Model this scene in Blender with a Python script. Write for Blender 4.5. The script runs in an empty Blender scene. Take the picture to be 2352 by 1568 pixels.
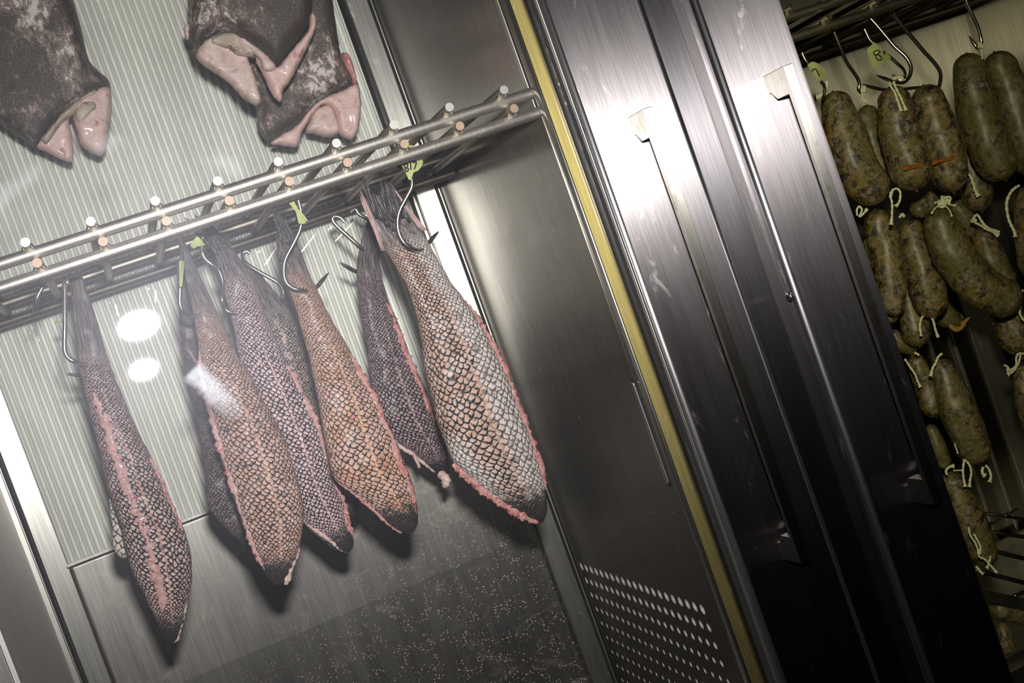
import bpy, bmesh, math, random
from mathutils import Vector, Matrix, noise, geometry
random.seed(7)
S = bpy.context.scene
COL = S.collection
CZ = 1.35                      # camera height above the floor
F = 3067.8                     # focal length in pixels for a 2352 px wide frame
# rows: camera right / down / forward expressed in (X, down, Y)
R = [[0.9004064138834434, 0.3380394148959549, -0.2738569769320428],
     [-0.338779246737941, 0.9397351558277551, 0.04611354335830306],
     [0.2729412241073712, 0.05125613015225883, 0.9606643000052539]]

def ray(u, v):
    d = ((u-1176)/F, (v-784)/F, 1.0)
    w = [sum(R[i][k]*d[i] for i in range(3)) for k in range(3)]
    return Vector((w[0], w[2], -w[1]))
O = Vector((0, 0, CZ))
def PY(u, v, y): r = ray(u, v); return O + r*(y/r.y)
def PX(u, v, x): r = ray(u, v); return O + r*(x/r.x)
def zc(p): return R[2][0]*p.x + R[2][1]*(CZ-p.z) + R[2][2]*p.y
def pxm(px, p): return px*zc(p)/F          # pixels -> metres at point p

# ------------------------------------------------------------------ objects
def root(name, base, label, cat, group=None, kind=None):
    o = bpy.data.objects.new(name, None); COL.objects.link(o)
    o.location = base; o.empty_display_size = .02
    o['label'] = label; o['category'] = cat
    if group: o['group'] = group
    return o
def build(name, verts, faces, mat, parent=None, base=None, smooth=True, uvs=None, label=None, uv2=None):
    verts = [Vector(v) for v in verts]
    if parent is not None:
        p = parent; base = Vector((0,0,0))
        while p is not None: base = base + Vector(p.location); p = p.parent
    elif base is None:
        n = len(verts); base = sum(verts, Vector())/n; base.z = min(v.z for v in verts)
    me = bpy.data.meshes.new(name)
    me.from_pydata([v-base for v in verts], [], faces)
    bm = bmesh.new(); bm.from_mesh(me)
    bmesh.ops.recalc_face_normals(bm, faces=bm.faces)
    bm.to_mesh(me); bm.free()
    if smooth:
        for p in me.polygons: p.use_smooth = True
    for nm, uu in (('UVMap', uvs), ('Along', uv2)):
        if uu:
            l = me.uv_layers.new(name=nm)
            for lp in me.loops: l.data[lp.index].uv = uu[lp.vertex_index]
    if mat: me.materials.append(mat)
    o = bpy.data.objects.new(name, me); COL.objects.link(o)
    if parent is not None: o.parent = parent
    else: o.location = base
    if label: o['label'] = label
    return o
def tag(o, label, cat, group=None, kind=None):
    o['label'] = label; o['category'] = cat
    if group: o['group'] = group
    if kind: o['kind'] = kind
    return o
def bevel(o, w, seg=2, ang=30):
    m = o.modifiers.new('bevel', 'BEVEL'); m.width = w; m.segments = seg
    m.limit_method = 'ANGLE'; m.angle_limit = math.radians(ang)
    m.harden_normals = True
    return o
def box(x0, x1, y0, y1, z0, z1):
    v = [(x, y, z+CZ) for x in (x0, x1) for y in (y0, y1) for z in (z0, z1)]
    f = [(0,1,3,2),(4,6,7,5),(0,4,5,1),(2,3,7,6),(0,2,6,4),(1,5,7,3)]
    return v, f
def join(*parts):
    V, Fc = [], []
    for v, f in parts:
        k = len(V); V += list(v); Fc += [tuple(i+k for i in q) for q in f]
    return V, Fc
def prism(prof, axis, a, b):
    """profile (list of 2-tuples) extruded between a and b along an axis"""
    n = len(prof); V = []
    for t in (a, b):
        for p, q in prof:
            V.append({'x': (t, p, q+CZ), 'y': (p, t, q+CZ), 'z': (p, q, t+CZ)}[axis])
    Fc = [tuple(range(n)), tuple(range(2*n-1, n-1, -1))]
    Fc += [(i, (i+1) % n, n+(i+1) % n, n+i) for i in range(n)]
    return V, Fc
def catmull(P, n):
    out = []
    m = len(P)
    for i in range(m-1):
        p0, p1, p2, p3 = P[max(i-1,0)], P[i], P[i+1], P[min(i+2,m-1)]
        for k in range(n):
            t = k/n
            out.append(tuple(.5*((2*b)+(-a+c)*t+(2*a-5*b+4*c-d)*t*t+(-a+3*b-3*c+d)*t**3) for a,b,c,d in zip(p0,p1,p2,p3)))
    out.append(tuple(P[-1])); return out
def tube(pts, rad, sides=10, flat=None, lump=0, seed=0):
    """round tube along 3D points with a radius per point"""
    pts = [Vector(p) for p in pts]; n = len(pts)
    if not hasattr(rad, '__len__'): rad = [rad]*n
    T = [(pts[min(i+1,n-1)]-pts[max(i-1,0)]).normalized() for i in range(n)]
    up = Vector((0,-1,0))
    if abs(T[0].dot(up)) > .9: up = Vector((1,0,0))
    a = (up - T[0]*up.dot(T[0])).normalized()
    V = []
    for i in range(n):
        a = (a - T[i]*a.dot(T[i])).normalized(); b = T[i].cross(a)
        for k in range(sides):
            th = 2*math.pi*k/sides
            r = rad[i]
            if lump:
                r *= 1+lump*noise.noise((pts[i]*260)+Vector((math.cos(th)*1.3+seed, math.sin(th)*1.3, seed)))
            q = a*math.cos(th)*(flat or 1)*r + b*math.sin(th)*r
            V.append(pts[i]+q)
    Fc = [(i*sides+k, i*sides+(k+1)%sides, (i+1)*sides+(k+1)%sides, (i+1)*sides+k) for i in range(n-1) for k in range(sides)]
    Fc.append(tuple(range(sides-1,-1,-1))); Fc.append(tuple((n-1)*sides+k for k in range(sides)))
    return V, Fc

# ------------------------------------------------------------------ materials
def newmat(name):
    m = bpy.data.materials.new(name); m.use_nodes = True
    nt = m.node_tree; nt.nodes.clear()
    out = nt.nodes.new('ShaderNodeOutputMaterial')
    return m, nt, out
class N:
    def __init__(s, nt): s.nt = nt
    def n(s, t, **k):
        x = s.nt.nodes.new('ShaderNode'+t)
        for a, b in k.items(): setattr(x, a, b)
        return x
    def link(s, a, b): s.nt.links.new(a, b)
    def put(s, sock, v):
        if hasattr(v, 'is_linked') or isinstance(v, bpy.types.NodeSocket): s.link(v, sock)
        else: sock.default_value = v
    def math(s, op, a, b=0.0, c=0.0, clamp=False):
        x = s.n('Math', operation=op); x.use_clamp = clamp
        for i, v in enumerate((a, b, c)): s.put(x.inputs[i], v)
        return x.outputs[0]
    def vmath(s, op, a, b=(0,0,0)):
        x = s.n('VectorMath', operation=op)
        s.put(x.inputs[0], a)
        if op == 'SCALE': s.put(x.inputs['Scale'], b)
        else: s.put(x.inputs[1], b)
        return x.outputs['Value'] if op in ('DOT_PRODUCT','LENGTH','DISTANCE') else x.outputs[0]
    def mix(s, f, a, b):
        x = s.n('Mix', data_type='RGBA'); s.put(x.inputs[0], f)
        s.put(x.inputs[6], a); s.put(x.inputs[7], b); return x.outputs[2]
    def fmix(s, f, a, b):
        x = s.n('Mix', data_type='FLOAT'); s.put(x.inputs[0], f)
        s.put(x.inputs[2], a); s.put(x.inputs[3], b); return x.outputs[0]
    def step(s, v, lo, hi, a=0.0, b=1.0):
        x = s.n('MapRange', interpolation_type='SMOOTHSTEP')
        s.put(x.inputs[0], v); s.put(x.inputs[1], lo); s.put(x.inputs[2], hi); s.put(x.inputs[3], a); s.put(x.inputs[4], b)
        return x.outputs[0]
    def noise(s, vec, scale, detail=3, rough=.55, dist=0.0, dim='3D'):
        x = s.n('TexNoise', noise_dimensions=dim)
        if vec is not None: s.link(vec, x.inputs['Vector'])
        x.inputs['Scale'].default_value = scale; x.inputs['Detail'].default_value = detail
        x.inputs['Roughness'].default_value = rough; x.inputs['Distortion'].default_value = dist
        return x.outputs[0]
    def pos(s): return s.n('NewGeometry').outputs['Position']
    def obj(s): return s.n('TexCoord').outputs['Object']
    def scaled(s, vec, sc, rot=(0,0,0)):
        x = s.n('Mapping'); s.link(vec, x.inputs[0]); x.inputs['Scale'].default_value = sc; x.inputs['Rotation'].default_value = rot
        return x.outputs[0]
    def bump(s, h, strength=.5, dist=.001, normal=None):
        x = s.n('Bump'); s.put(x.inputs['Height'], h); x.inputs['Strength'].default_value = strength
        x.inputs['Distance'].default_value = dist
        if normal is not None: s.link(normal, x.inputs['Normal'])
        return x.outputs[0]
    def bsdf(s, out, **k):
        b = s.n('BsdfPrincipled')
        for a, v in k.items(): s.put(b.inputs[a.replace('_',' ')], v)
        s.link(b.outputs[0], out.inputs[0]); return b

def metal(name, col=(.6,.585,.575), rough=.3, aniso=.85, streak=.5, var=.25, scratches=False, speck=0.0, dirt=None, horizontal=False):
    m, nt, out = newmat(name); g = N(nt)
    p = g.pos()
    fine = g.noise(g.scaled(p, (700,700,14) if not horizontal else (14,14,700)), 1, 2)
    broad = g.noise(g.scaled(p, (9,9,3)), 1, 4, .6)
    med = g.noise(g.scaled(p, (60,60,5)), 1, 3)
    rg = g.math('ADD', rough-.5*var*rough*2, g.math('MULTIPLY', g.math('ADD', g.math('MULTIPLY', broad, .6), g.math('MULTIPLY', med, .4)), rough*2*var))
    c = g.mix(g.step(fine, .3, .7), tuple(x*.82 for x in col)+(1,), tuple(min(1,x*1.08) for x in col)+(1,))
    geo = g.n('NewGeometry')
    tan = g.vmath('NORMALIZE', g.vmath('ADD', g.vmath('CROSS_PRODUCT', (0,0,1), geo.outputs['True Normal']), (.001,.0005,0)))
    b = g.bump(fine, .12*streak, .0004)
    if speck:
        v = g.n('TexVoronoi'); g.link(p, v.inputs['Vector']); v.inputs['Scale'].default_value = 330
        sp = g.math('MULTIPLY', g.step(v.outputs['Distance'], .30, .20), g.step(g.noise(p, 60, 3), .46, .56))
        low = g.n('SeparateXYZ'); g.link(p, low.inputs[0])
        sp = g.math('MULTIPLY', sp, g.step(g.math('ADD', low.outputs[2], g.math('MULTIPLY', low.outputs[0], -.50)), CZ-.28, CZ-.52))
        sm = g.noise(g.scaled(p, (14,14,22), (.3,.4,0)), 1, 5, .7, 1.5)
        smear = g.math('MULTIPLY', g.step(sm, .52, .78), .45)
        fac = g.math('MULTIPLY', g.math('MAXIMUM', sp, smear), speck)
        c = g.mix(fac, c, (.50,.46,.36,1))
        rg = g.math('ADD', rg, g.math('MULTIPLY', fac, .35), clamp=True)
        mt = g.math('SUBTRACT', 1.0, g.math('MULTIPLY', sp, speck), clamp=True)
    else: mt = 1.0
    if scratches:
        v = g.noise(g.scaled(p, (30,30,9)), 1, 6, .7, 2.0)
        sc = g.step(v, .60, .70)
        c = g.mix(g.math('MULTIPLY', sc, .30), c, (.85,.82,.78,1))
        rg = g.math('ADD', rg, g.math('MULTIPLY', sc, .12))
    if dirt:
        dd = g.step(g.noise(g.scaled(p, (90,90,45)), 1, 5, .7), .55, .66)
        c = g.mix(g.math('MULTIPLY', dd, .6), c, dirt+(1,))
    g.bsdf(out, Base_Color=c, Metallic=mt, Roughness=rg, Anisotropic=aniso, Tangent=tan, Normal=b)
    return m

M = {}
M['steel_panel'] = metal('interior_steel', (.40,.375,.34), .27, .85, .6, .3)
M['steel_back'] = metal('back_steel', (.22,.21,.19), .34, 1.0, .6, .25)
M['steel_flange'] = metal('worn_steel', (.55,.54,.50), .38, .6, .6, .35, scratches=True)
M['steel_door'] = metal('brushed_steel', (.27,.248,.25), .42, 1.0, 1.0, .3, scratches=True)
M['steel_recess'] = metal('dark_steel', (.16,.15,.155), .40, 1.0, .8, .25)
M['steel_lower'] = metal('scratched_steel', (.29,.28,.26), .40, .5, .5, .4, speck=.95)
M['steel_gold'] = metal('yellow_steel', (.50,.41,.15), .48, .55, .6, .3, scratches=True)
M['tube_steel'] = metal('tube_steel', (.62,.58,.53), .50, 0, .3, .3)
M['tube_brown'] = metal('brown_tube_steel', (.42,.38,.31), .45, 0, .3, .3)  # darker brown steel for back tubes, crossbars and the right racks
M['handle_steel'] = metal('handle_steel', (.50,.475,.43), .31, 1.0, .3, .3, dirt=(.30,.26,.18))
M['hook_steel'] = metal('hook_steel', (.60,.58,.54), .28, 0, .2, .3)
M['slot_steel'] = metal('slot_steel', (.62,.60,.55), .35, .3, .6, .3)

def plain(name, col, rough=.6, metallic=0.0, spec=.5, coat=0.0, bumpn=0, var=.2, sss=0.0):
    m, nt, out = newmat(name); g = N(nt)
    n = g.noise(g.pos(), 60, 4)
    c = g.mix(n, tuple(x*(1-var) for x in col)+(1,), tuple(min(1,x*(1+var)) for x in col)+(1,))
    k = {}
    if bumpn: k['Normal'] = g.bump(g.noise(g.pos(), bumpn, 4), .5, .001)
    b = g.bsdf(out, Base_Color=c, Roughness=rough, Metallic=metallic, Coat_Weight=coat, **k)
    b.inputs['Specular IOR Level'].default_value = spec
    if sss:
        b.inputs['Subsurface Weight'].default_value = sss; b.inputs['Subsurface Scale'].default_value = .004
        b.inputs['Subsurface Radius'].default_value = (1,.4,.3)
    return m
M['rubber'] = plain('black_rubber', (.012,.012,.013), .55)
M['dark'] = plain('dark_void', (.01,.01,.01), .8)
M['weld'] = plain('rod_end', (.52,.51,.49), .5, .5)
M['weld_b'] = plain('rod_end_rusty', (.46,.32,.24), .55, .4)
M['tape'] = plain('green_tape', (.42,.47,.19), .7, var=.12, bumpn=300)
M['ink'] = plain('black_ink', (.01,.01,.012), .6)
M['string'] = plain('cotton_string', (.80,.80,.55), .9, bumpn=900, var=.1)
M['floor'] = plain('dark_floor', (.03,.03,.03), .6)
M['casing'] = plain('dried_casing', (.42,.25,.06), .6, bumpn=300)

def ribbed():
    m, nt, out = newmat('ridged_plastic'); g = N(nt)
    p = g.pos()
    st = g.noise(g.scaled(p, (40,40,6)), 1, 5, .65)
    c = g.mix(g.step(st, .35, .7), (.70,.71,.65,1), (.84,.85,.79,1))
    c = g.mix(g.math('MULTIPLY', g.step(g.noise(p, 170, 4, .7), .60, .72), .35), c, (.25,.25,.20,1))
    b = g.bsdf(out, Base_Color=c, Roughness=.34, Normal=g.bump(g.noise(p, 220, 3), .25, .0006))
    b.inputs['Specular IOR Level'].default_value = .6
    return m
M['ribbed'] = ribbed()

def glass(name, haze=.03, tint=(1,1,.995), marks=True):
    m, nt, out = newmat(name); g = N(nt)
    p = g.pos()
    tr = g.n('BsdfTransparent'); tr.inputs[0].default_value = tint+(1,)
    gl = g.n('BsdfGlossy'); gl.inputs['Roughness'].default_value = .012; gl.inputs[0].default_value = (1,1,1,1)
    hz = g.n('BsdfGlossy'); hz.inputs['Roughness'].default_value = .40; hz.inputs[0].default_value = (.84,.85,1,1)
    df = g.n('BsdfDiffuse'); df.inputs[0].default_value = (.85,.88,.95,1)
    lw = g.n('LayerWeight'); lw.inputs[0].default_value = .35
    m1 = g.n('MixShader'); g.link(g.math('ADD', .035, g.math('MULTIPLY', lw.outputs['Fresnel'], .25)), m1.inputs[0])
    g.link(tr.outputs[0], m1.inputs[1]); g.link(gl.outputs[0], m1.inputs[2])
    m2 = g.n('MixShader'); g.link(g.math('MULTIPLY', haze, g.math('ADD', .6, g.math('MULTIPLY', g.noise(p, 14, 4, .6), .8))), m2.inputs[0])
    g.link(m1.outputs[0], m2.inputs[1]); g.link(hz.outputs[0], m2.inputs[2])
    if marks:
        # pale marks: a broken ring and one short smear on the pane
        c = PY(330, 735, 1.10); rr = 400/F*1.09
        d = g.vmath('DISTANCE', p, tuple(c))
        ring = g.step(g.math('ABSOLUTE', g.math('SUBTRACT', d, rr)), .011, .0)
        sep = g.n('SeparateXYZ'); g.link(p, sep.inputs[0])
        ring = g.math('MULTIPLY', ring, g.step(sep.outputs[2], c.z+.03, c.z+.10))
        ring = g.math('MULTIPLY', ring, g.step(g.noise(p, 16, 3), .40, .62))
        a, b = PY(443, 850, 1.10), PY(560, 968, 1.10)
        ax = (b-a); L = ax.length; ax.normalize()
        q = g.vmath('SUBTRACT', p, tuple(a)); al = g.vmath('DOT_PRODUCT', q, tuple(ax))
        pr = g.vmath('DOT_PRODUCT', q, tuple(ax.cross(Vector((0,1,0)))))
        sm = g.math('MULTIPLY', g.step(g.math('ABSOLUTE', g.math('ADD', pr, g.math('MULTIPLY', g.math('SUBTRACT', g.noise(p, 120, 3), .5), .008))), .0115, .003), g.math('MULTIPLY', g.step(al, -.002, .002), g.step(al, L, L*.2)))
        lines = g.noise(g.scaled(p, (240,240,240)), 1, 2)
        sm = g.math('MULTIPLY', sm, g.step(lines, .25, .6, .5, 1))
        spots = g.n('TexVoronoi'); g.link(p, spots.inputs['Vector']); spots.inputs['Scale'].default_value = 60
        sp = g.math('MULTIPLY', g.step(spots.outputs['Distance'], .05, .02), .06)
        fac = g.math('ADD', g.math('ADD', g.math('MULTIPLY', ring, .12), g.math('MULTIPLY', sm, .42)), sp, clamp=True)
        m3 = g.n('MixShader'); g.link(fac, m3.inputs[0]); g.link(m2.outputs[0], m3.inputs[1]); g.link(df.outputs[0], m3.inputs[2])
        g.link(m3.outputs[0], out.inputs[0])
    else: g.link(m2.outputs[0], out.inputs[0])
    return m
M['glass'] = glass('door_glass', .007)
M['glass_clear'] = glass('clear_sheet', .0006, marks=False)
M['glass_right'] = glass('yellowish_glass', .0004, tint=(.96,.95,.86), marks=False)

def skin(name, pale, warm, dark=(.02,.017,.016), line=.16, warmth=.5, white_right=0.0, black=.0, top=.2, redish=.0):
    """fish skin: diamond net of scales; UVMap counts scales, Along = (across, down)"""
    m, nt, out = newmat(name); g = N(nt)
    uv = g.n('UVMap', uv_map='UVMap').outputs[0]; al = g.n('UVMap', uv_map='Along').outputs[0]
    sA = g.n('SeparateXYZ'); g.link(al, sA.inputs[0]); s, t = sA.outputs[0], sA.outputs[1]
    wob = g.n('TexNoise', noise_dimensions='2D'); g.link(uv, wob.inputs['Vector']); wob.inputs['Scale'].default_value = .35; wob.inputs['Detail'].default_value = 2
    uvw = g.vmath('ADD', uv, g.vmath('SCALE', g.vmath('SUBTRACT', wob.outputs['Color'], (.5,.5,.5)), 1.1))
    rot = g.scaled(uvw, (1,.86,1), (0,0,math.radians(45)))
    ve = g.n('TexVoronoi', voronoi_dimensions='2D', feature='DISTANCE_TO_EDGE'); g.link(rot, ve.inputs['Vector'])
    vf = g.n('TexVoronoi', voronoi_dimensions='2D', feature='F1'); g.link(rot, vf.inputs['Vector'])
    for v in (ve, vf): v.inputs['Scale'].default_value = 1; v.inputs['Randomness'].default_value = .40
    loc = g.vmath('SUBTRACT', rot, vf.outputs['Position'])
    lean = g.vmath('DOT_PRODUCT', loc, (.75,-.65,0))        # towards the tail-side rim of each scale
    n1 = g.noise(uv, .55, 4, .6, dim='2D'); n2 = g.noise(uv, 2.6, 4, .65, dim='2D'); n3 = g.noise(uv, .16, 3, .5, dim='2D')
    w = g.math('MULTIPLY', line*.8, g.math('ADD', .3, g.math('MULTIPLY', n1, 1.5)))
    w = g.math('MULTIPLY', w, g.math('ADD', 1.0, g.math('MULTIPLY', lean, -2.1)))
    w = g.math('ADD', w, g.math('MULTIPLY', g.math('SUBTRACT', n2, .5), line*1.1))
    net = g.step(ve.outputs['Distance'], g.math('ADD', w, .05), g.math('SUBTRACT', w, .03))
    cellv = g.n('SeparateColor'); g.link(vf.outputs['Color'], cellv.inputs[0])
    base = g.mix(g.step(g.math('ADD', n3, g.math('MULTIPLY', g.math('SUBTRACT', n1, .5), .4)), .62-.4*warmth, .85-.4*warmth), pale+(1,), warm+(1,))
    base = g.mix(g.math('MULTIPLY', cellv.outputs[0], .35), base, tuple(x*.62 for x in pale)+(1,))
    base = g.mix(g.math('MULTIPLY', g.step(n2, .55, .8), .5), base, tuple(x*.45 for x in warm)+(1,))
    if white_right:
        wr = g.math('MULTIPLY', g.step(g.math('ADD', s, g.math('MULTIPLY', g.math('SUBTRACT', n3, .5), .9)), .52, .72), white_right)
        wr2 = g.math('MULTIPLY', g.math('MULTIPLY', g.step(s, .34, .12), g.step(t, .62, .75)), white_right)
        wr = g.math('MAXIMUM', wr, wr2)
        base = g.mix(wr, base, (.72,.69,.69,1))
        net = g.math('MULTIPLY', net, g.math('SUBTRACT', 1, g.math('MULTIPLY', wr, .35)))
    if redish:
        base = g.mix(g.math('MULTIPLY', g.step(n3, .55, .7), redish), base, (.45,.10,.08,1))
    # pale lateral line
    ll = g.math('MULTIPLY', g.step(g.math('ABSOLUTE', g.math('SUBTRACT', g.math('ADD', s, g.math('MULTIPLY', g.math('SUBTRACT', n1, .5), .12)), .58)), .030, .006), g.step(t, .3, .45))
    net = g.math('MULTIPLY', net, g.math('SUBTRACT', 1, g.math('MULTIPLY', ll, .8)))
    base = g.mix(g.math('MULTIPLY', ll, .8), base, tuple(min(1,x*1.15) for x in warm)+(1,))
    # dark blotches, dark top, black tip
    bl = g.math('MULTIPLY', g.step(g.math('ADD', n1, g.math('MULTIPLY', n2, .35)), .72-.25*black, .92-.25*black), .75)
    tip = g.step(g.math('ADD', t, g.math('MULTIPLY', g.math('SUBTRACT', n1, .5), .12)), .855, .925)
    topm = g.step(g.math('ADD', t, g.math('MULTIPLY', g.math('SUBTRACT', n1, .5), .16)), top+.08, top-.08)
    # fin rays run along the tail
    ray_uv = g.n('CombineXYZ'); g.link(g.math('MULTIPLY', s, 34), ray_uv.inputs[0]); g.link(g.math('MULTIPLY', t, 16), ray_uv.inputs[1])
    rn = g.noise(ray_uv.outputs[0], 1, 3, .6, dim='2D')
    rays = g.mix(g.step(rn, .44, .60), (.022,.02,.022,1), (.24,.20,.19,1))
    dk = g.math('MAXIMUM', g.math('MAXIMUM', net, bl), g.math('MULTIPLY', tip, .97))
    if black: dk = g.math('MAXIMUM', dk, g.math('MULTIPLY', g.step(n3, .5, .75), black))
    c = g.mix(dk, base, dark+(1,))
    c = g.mix(topm, c, rays)
    h = g.math('MULTIPLY', g.math('MINIMUM', ve.outputs['Distance'], .28), g.math('SUBTRACT', 1, topm))
    h = g.math('ADD', h, g.math('MULTIPLY', n2, .12)); h = g.math('ADD', h, g.math('MULTIPLY', lean, -.12))
    h = g.math('ADD', h, g.math('MULTIPLY', g.math('MULTIPLY', rn, topm), .5))
    b = g.bsdf(out, Base_Color=c, Roughness=g.fmix(net, .50, .34), Normal=g.bump(h, 1.0, .0022))
    b.inputs['Specular IOR Level'].default_value = .55; b.inputs['Coat Weight'].default_value = .08; b.inputs['Coat Roughness'].default_value = .25
    return m
PALE = (0.605,0.428,0.403); TAN = (0.567,0.326,0.237); ORG = (0.632,0.374,0.242); LIL = (0.658,0.470,0.496)
M['skin_a'] = skin('scales_rosy', PALE, (0.553,0.314,0.260), line=.25, warmth=.4, black=.15)
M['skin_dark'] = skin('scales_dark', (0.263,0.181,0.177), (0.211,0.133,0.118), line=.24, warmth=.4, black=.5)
M['skin_tan'] = skin('scales_tan', (0.619,0.399,0.343), TAN, line=.15, warmth=.5, black=.12)
M['skin_lilac'] = skin('scales_lilac', LIL, (0.658,0.435,0.437), line=.21, warmth=.3, black=.05)
M['skin_grey'] = skin('scales_grey', (0.448,0.363,0.307), (0.394,0.277,0.237), line=.22, warmth=.4, black=.25)
M['skin_orange'] = skin('scales_orange', (0.605,0.374,0.320), ORG, line=.13, warmth=.65, redish=.35, black=.05)
M['skin_net'] = skin('scales_dark_net', (0.448,0.308,0.332), (0.435,0.266,0.260), line=.27, warmth=.3, black=.3)
M['skin_big'] = skin('scales_big', (0.587,0.433,0.371), (0.501,0.302,0.219), line=.17, warmth=.65, white_right=.62, top=.18)
M['skin_white'] = skin('scales_white', (.66,.60,.57), (.58,.48,.42), line=.10, warmth=.3, top=-.5)

def flesh(name, a, b, c, wet=.5, hf=1.0):
    m, nt, out = newmat(name); g = N(nt); p = g.pos()
    n1 = g.noise(p, 70*hf, 4, .6, .6); n2 = g.noise(p, 260*hf, 4, .7)
    col = g.mix(g.step(n1, .35, .6), a+(1,), b+(1,))
    col = g.mix(g.step(g.math('ADD', n1, g.math('MULTIPLY', n2, .3)), .70, .85), col, c+(1,))
    q = g.bsdf(out, Base_Color=col, Roughness=.45, Coat_Weight=wet*.35, Normal=g.bump(g.math('ADD', n1, g.math('MULTIPLY', n2, .5)), .6, .003))
    q.inputs['Subsurface Weight'].default_value = .15; q.inputs['Subsurface Scale'].default_value = .004
    q.inputs['Coat Roughness'].default_value = .15
    return m
M['flesh_red'] = flesh('raw_flesh_red', (.46,.15,.14), (.60,.33,.31), (.30,.03,.03), hf=2.2)
M['flesh_seam'] = flesh('raw_flesh_seam', (.50,.24,.23), (.62,.40,.38), (.36,.06,.07), hf=2.2)
M['flesh_pink'] = flesh('raw_flesh_pink', (.62,.40,.36), (.68,.50,.46), (.46,.20,.16))
M['flesh_pale'] = flesh('raw_flesh_pale', (.66,.52,.47), (.58,.42,.38), (.42,.33,.24), .3)
M['flesh_fat'] = flesh('dried_fat', (.50,.43,.33), (.38,.30,.22), (.16,.12,.09), .2)

def hide(name, seed, pale_amt=.5, brown=(.062,.048,.038), pink=(.30,.22,.19)):
    m, nt, out = newmat(name); g = N(nt)
    p = g.vmath('ADD', g.pos(), (seed, seed*.7, 0))
    n1 = g.noise(p, 11, 4, .6); n2 = g.noise(g.scaled(p, (420,420,300)), 1, 3, .6); n3 = g.noise(g.scaled(p, (130,130,80)), 1, 5, .75, .5)
    c = g.mix(n1, tuple(x*.7 for x in brown)+(1,), tuple(x*1.5 for x in brown)+(1,))
    a = g.step(g.math('ADD', g.math('MULTIPLY', n1, .9), g.math('MULTIPLY', n3, .7)), .86-.12*pale_amt, .98-.12*pale_amt)
    c = g.mix(g.math('MULTIPLY', a, .75), c, pink+(1,))
    wh = g.step(g.math('ADD', n1, g.math('MULTIPLY', n3, .8)), 1.07-.1*pale_amt, 1.12-.1*pale_amt)
    c = g.mix(wh, c, (.62,.56,.55,1))
    v = g.n('TexVoronoi'); g.link(p, v.inputs['Vector']); v.inputs['Scale'].default_value = 800
    b = g.bsdf(out, Base_Color=c, Roughness=.42, Normal=g.bump(g.math('ADD', g.math('MULTIPLY', v.outputs['Distance'], .6), g.math('MULTIPLY', n3, 1.1)), .7, .0012))
    b.inputs['Specular IOR Level'].default_value = .6
    return m
M['hide_a'] = hide('fish_hide_mottled', 3.1, .9)
M['hide_b'] = hide('fish_hide_brown', 8.4, .25)
M['hide_c'] = hide('fish_hide_dark', 1.7, .45)

def sausage_mat(name, seed, green=.5):
    m, nt, out = newmat(name); g = N(nt)
    p = g.vmath('ADD', g.pos(), (seed, -seed, seed*.5))
    n1 = g.noise(p, 85, 6, .75, .35); n2 = g.noise(p, 150, 6, .78, .2); n3 = g.noise(p, 22, 3)
    c = g.mix(g.step(n1, .42, .56), (.010,.009,.005,1), (.20,.14,.013,1))
    c = g.mix(g.math('MULTIPLY', g.step(n2, .49, .58), .8), c, (.36,.24,.17,1))
    c = g.mix(g.math('MULTIPLY', g.step(g.math('ADD', n3, g.math('MULTIPLY', n1, .4)), .78-.2*green, .92-.2*green), .6), c, (.10,.10,.012,1))
    c = g.mix(g.math('MULTIPLY', g.step(g.noise(p, 75, 4, .7), .64, .70), .7), c, (.20,.07,.015,1))
    c = g.mix(g.math('MULTIPLY', g.step(g.math('ADD', n3, g.math('MULTIPLY', n2, .5)), .84, .96), .5), c, (.42,.33,.27,1))
    b = g.bsdf(out, Base_Color=c, Roughness=g.fmix(n2, .28, .55), Coat_Weight=1.0, Normal=g.bump(g.math('ADD', n1, g.math('MULTIPLY', n2, .8)), .8, .0028))
    b.inputs['Coat Roughness'].default_value = .42; b.inputs['Specular IOR Level'].default_value = .9
    return m
SM = [sausage_mat('sausage_skin_%s' % n, i*3.7, gr) for i, (n, gr) in enumerate((('brown', .2), ('olive', .9), ('mottled', .5)))]

# ------------------------------------------------------------------ left cabinet (holds the fish)
XW, XL = .446, -.163           # inner faces of its side walls
YF, YB = 1.207, 1.652          # front edge and rear corner
ZT, ZB = .62, -.80
cab = root('display_cabinet', Vector((.14, 1.45, 0)), 'left stainless refrigerated cabinet with ridged back wall, holding the hanging fish', 'cabinet')
# ridged back panel: real corrugation
x0, x1, yb, z0, z1 = -.1265, .402, 1.612, -.146, ZT
prof = []; pitch = .0079; x = x0
nseg = int((x1-x0)/pitch)
for i in range(nseg):
    for k in range(8):
        t = k/8; prof.append((x0+(i+t)*pitch, yb - (.0058*math.sin(math.pi*t/.64)**.35 if 0 < t < .64 else 0)))
prof.append((x0+nseg*pitch, yb)); n = len(prof)
rows = [z0, z0+.1, z0+.3, z1]
V = [(a, b, z+CZ) for z in rows for a, b in prof]
Fc = [(r*n+i, r*n+i+1, (r+1)*n+i+1, (r+1)*n+i) for r in range(len(rows)-1) for i in range(n-1)]
build('ridged_back_panel', V, Fc, M['ribbed'], cab)
build('added_reflection_sheet', *prism([(1.5895, z0+.004), (1.6010, z1), (1.6030, z1), (1.5915, z0+.004)], 'x', x0+.002, x1-.002), M['glass_clear'], cab, smooth=False)  # clear sheet added and tilted to give a second reflection of the flash
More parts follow.
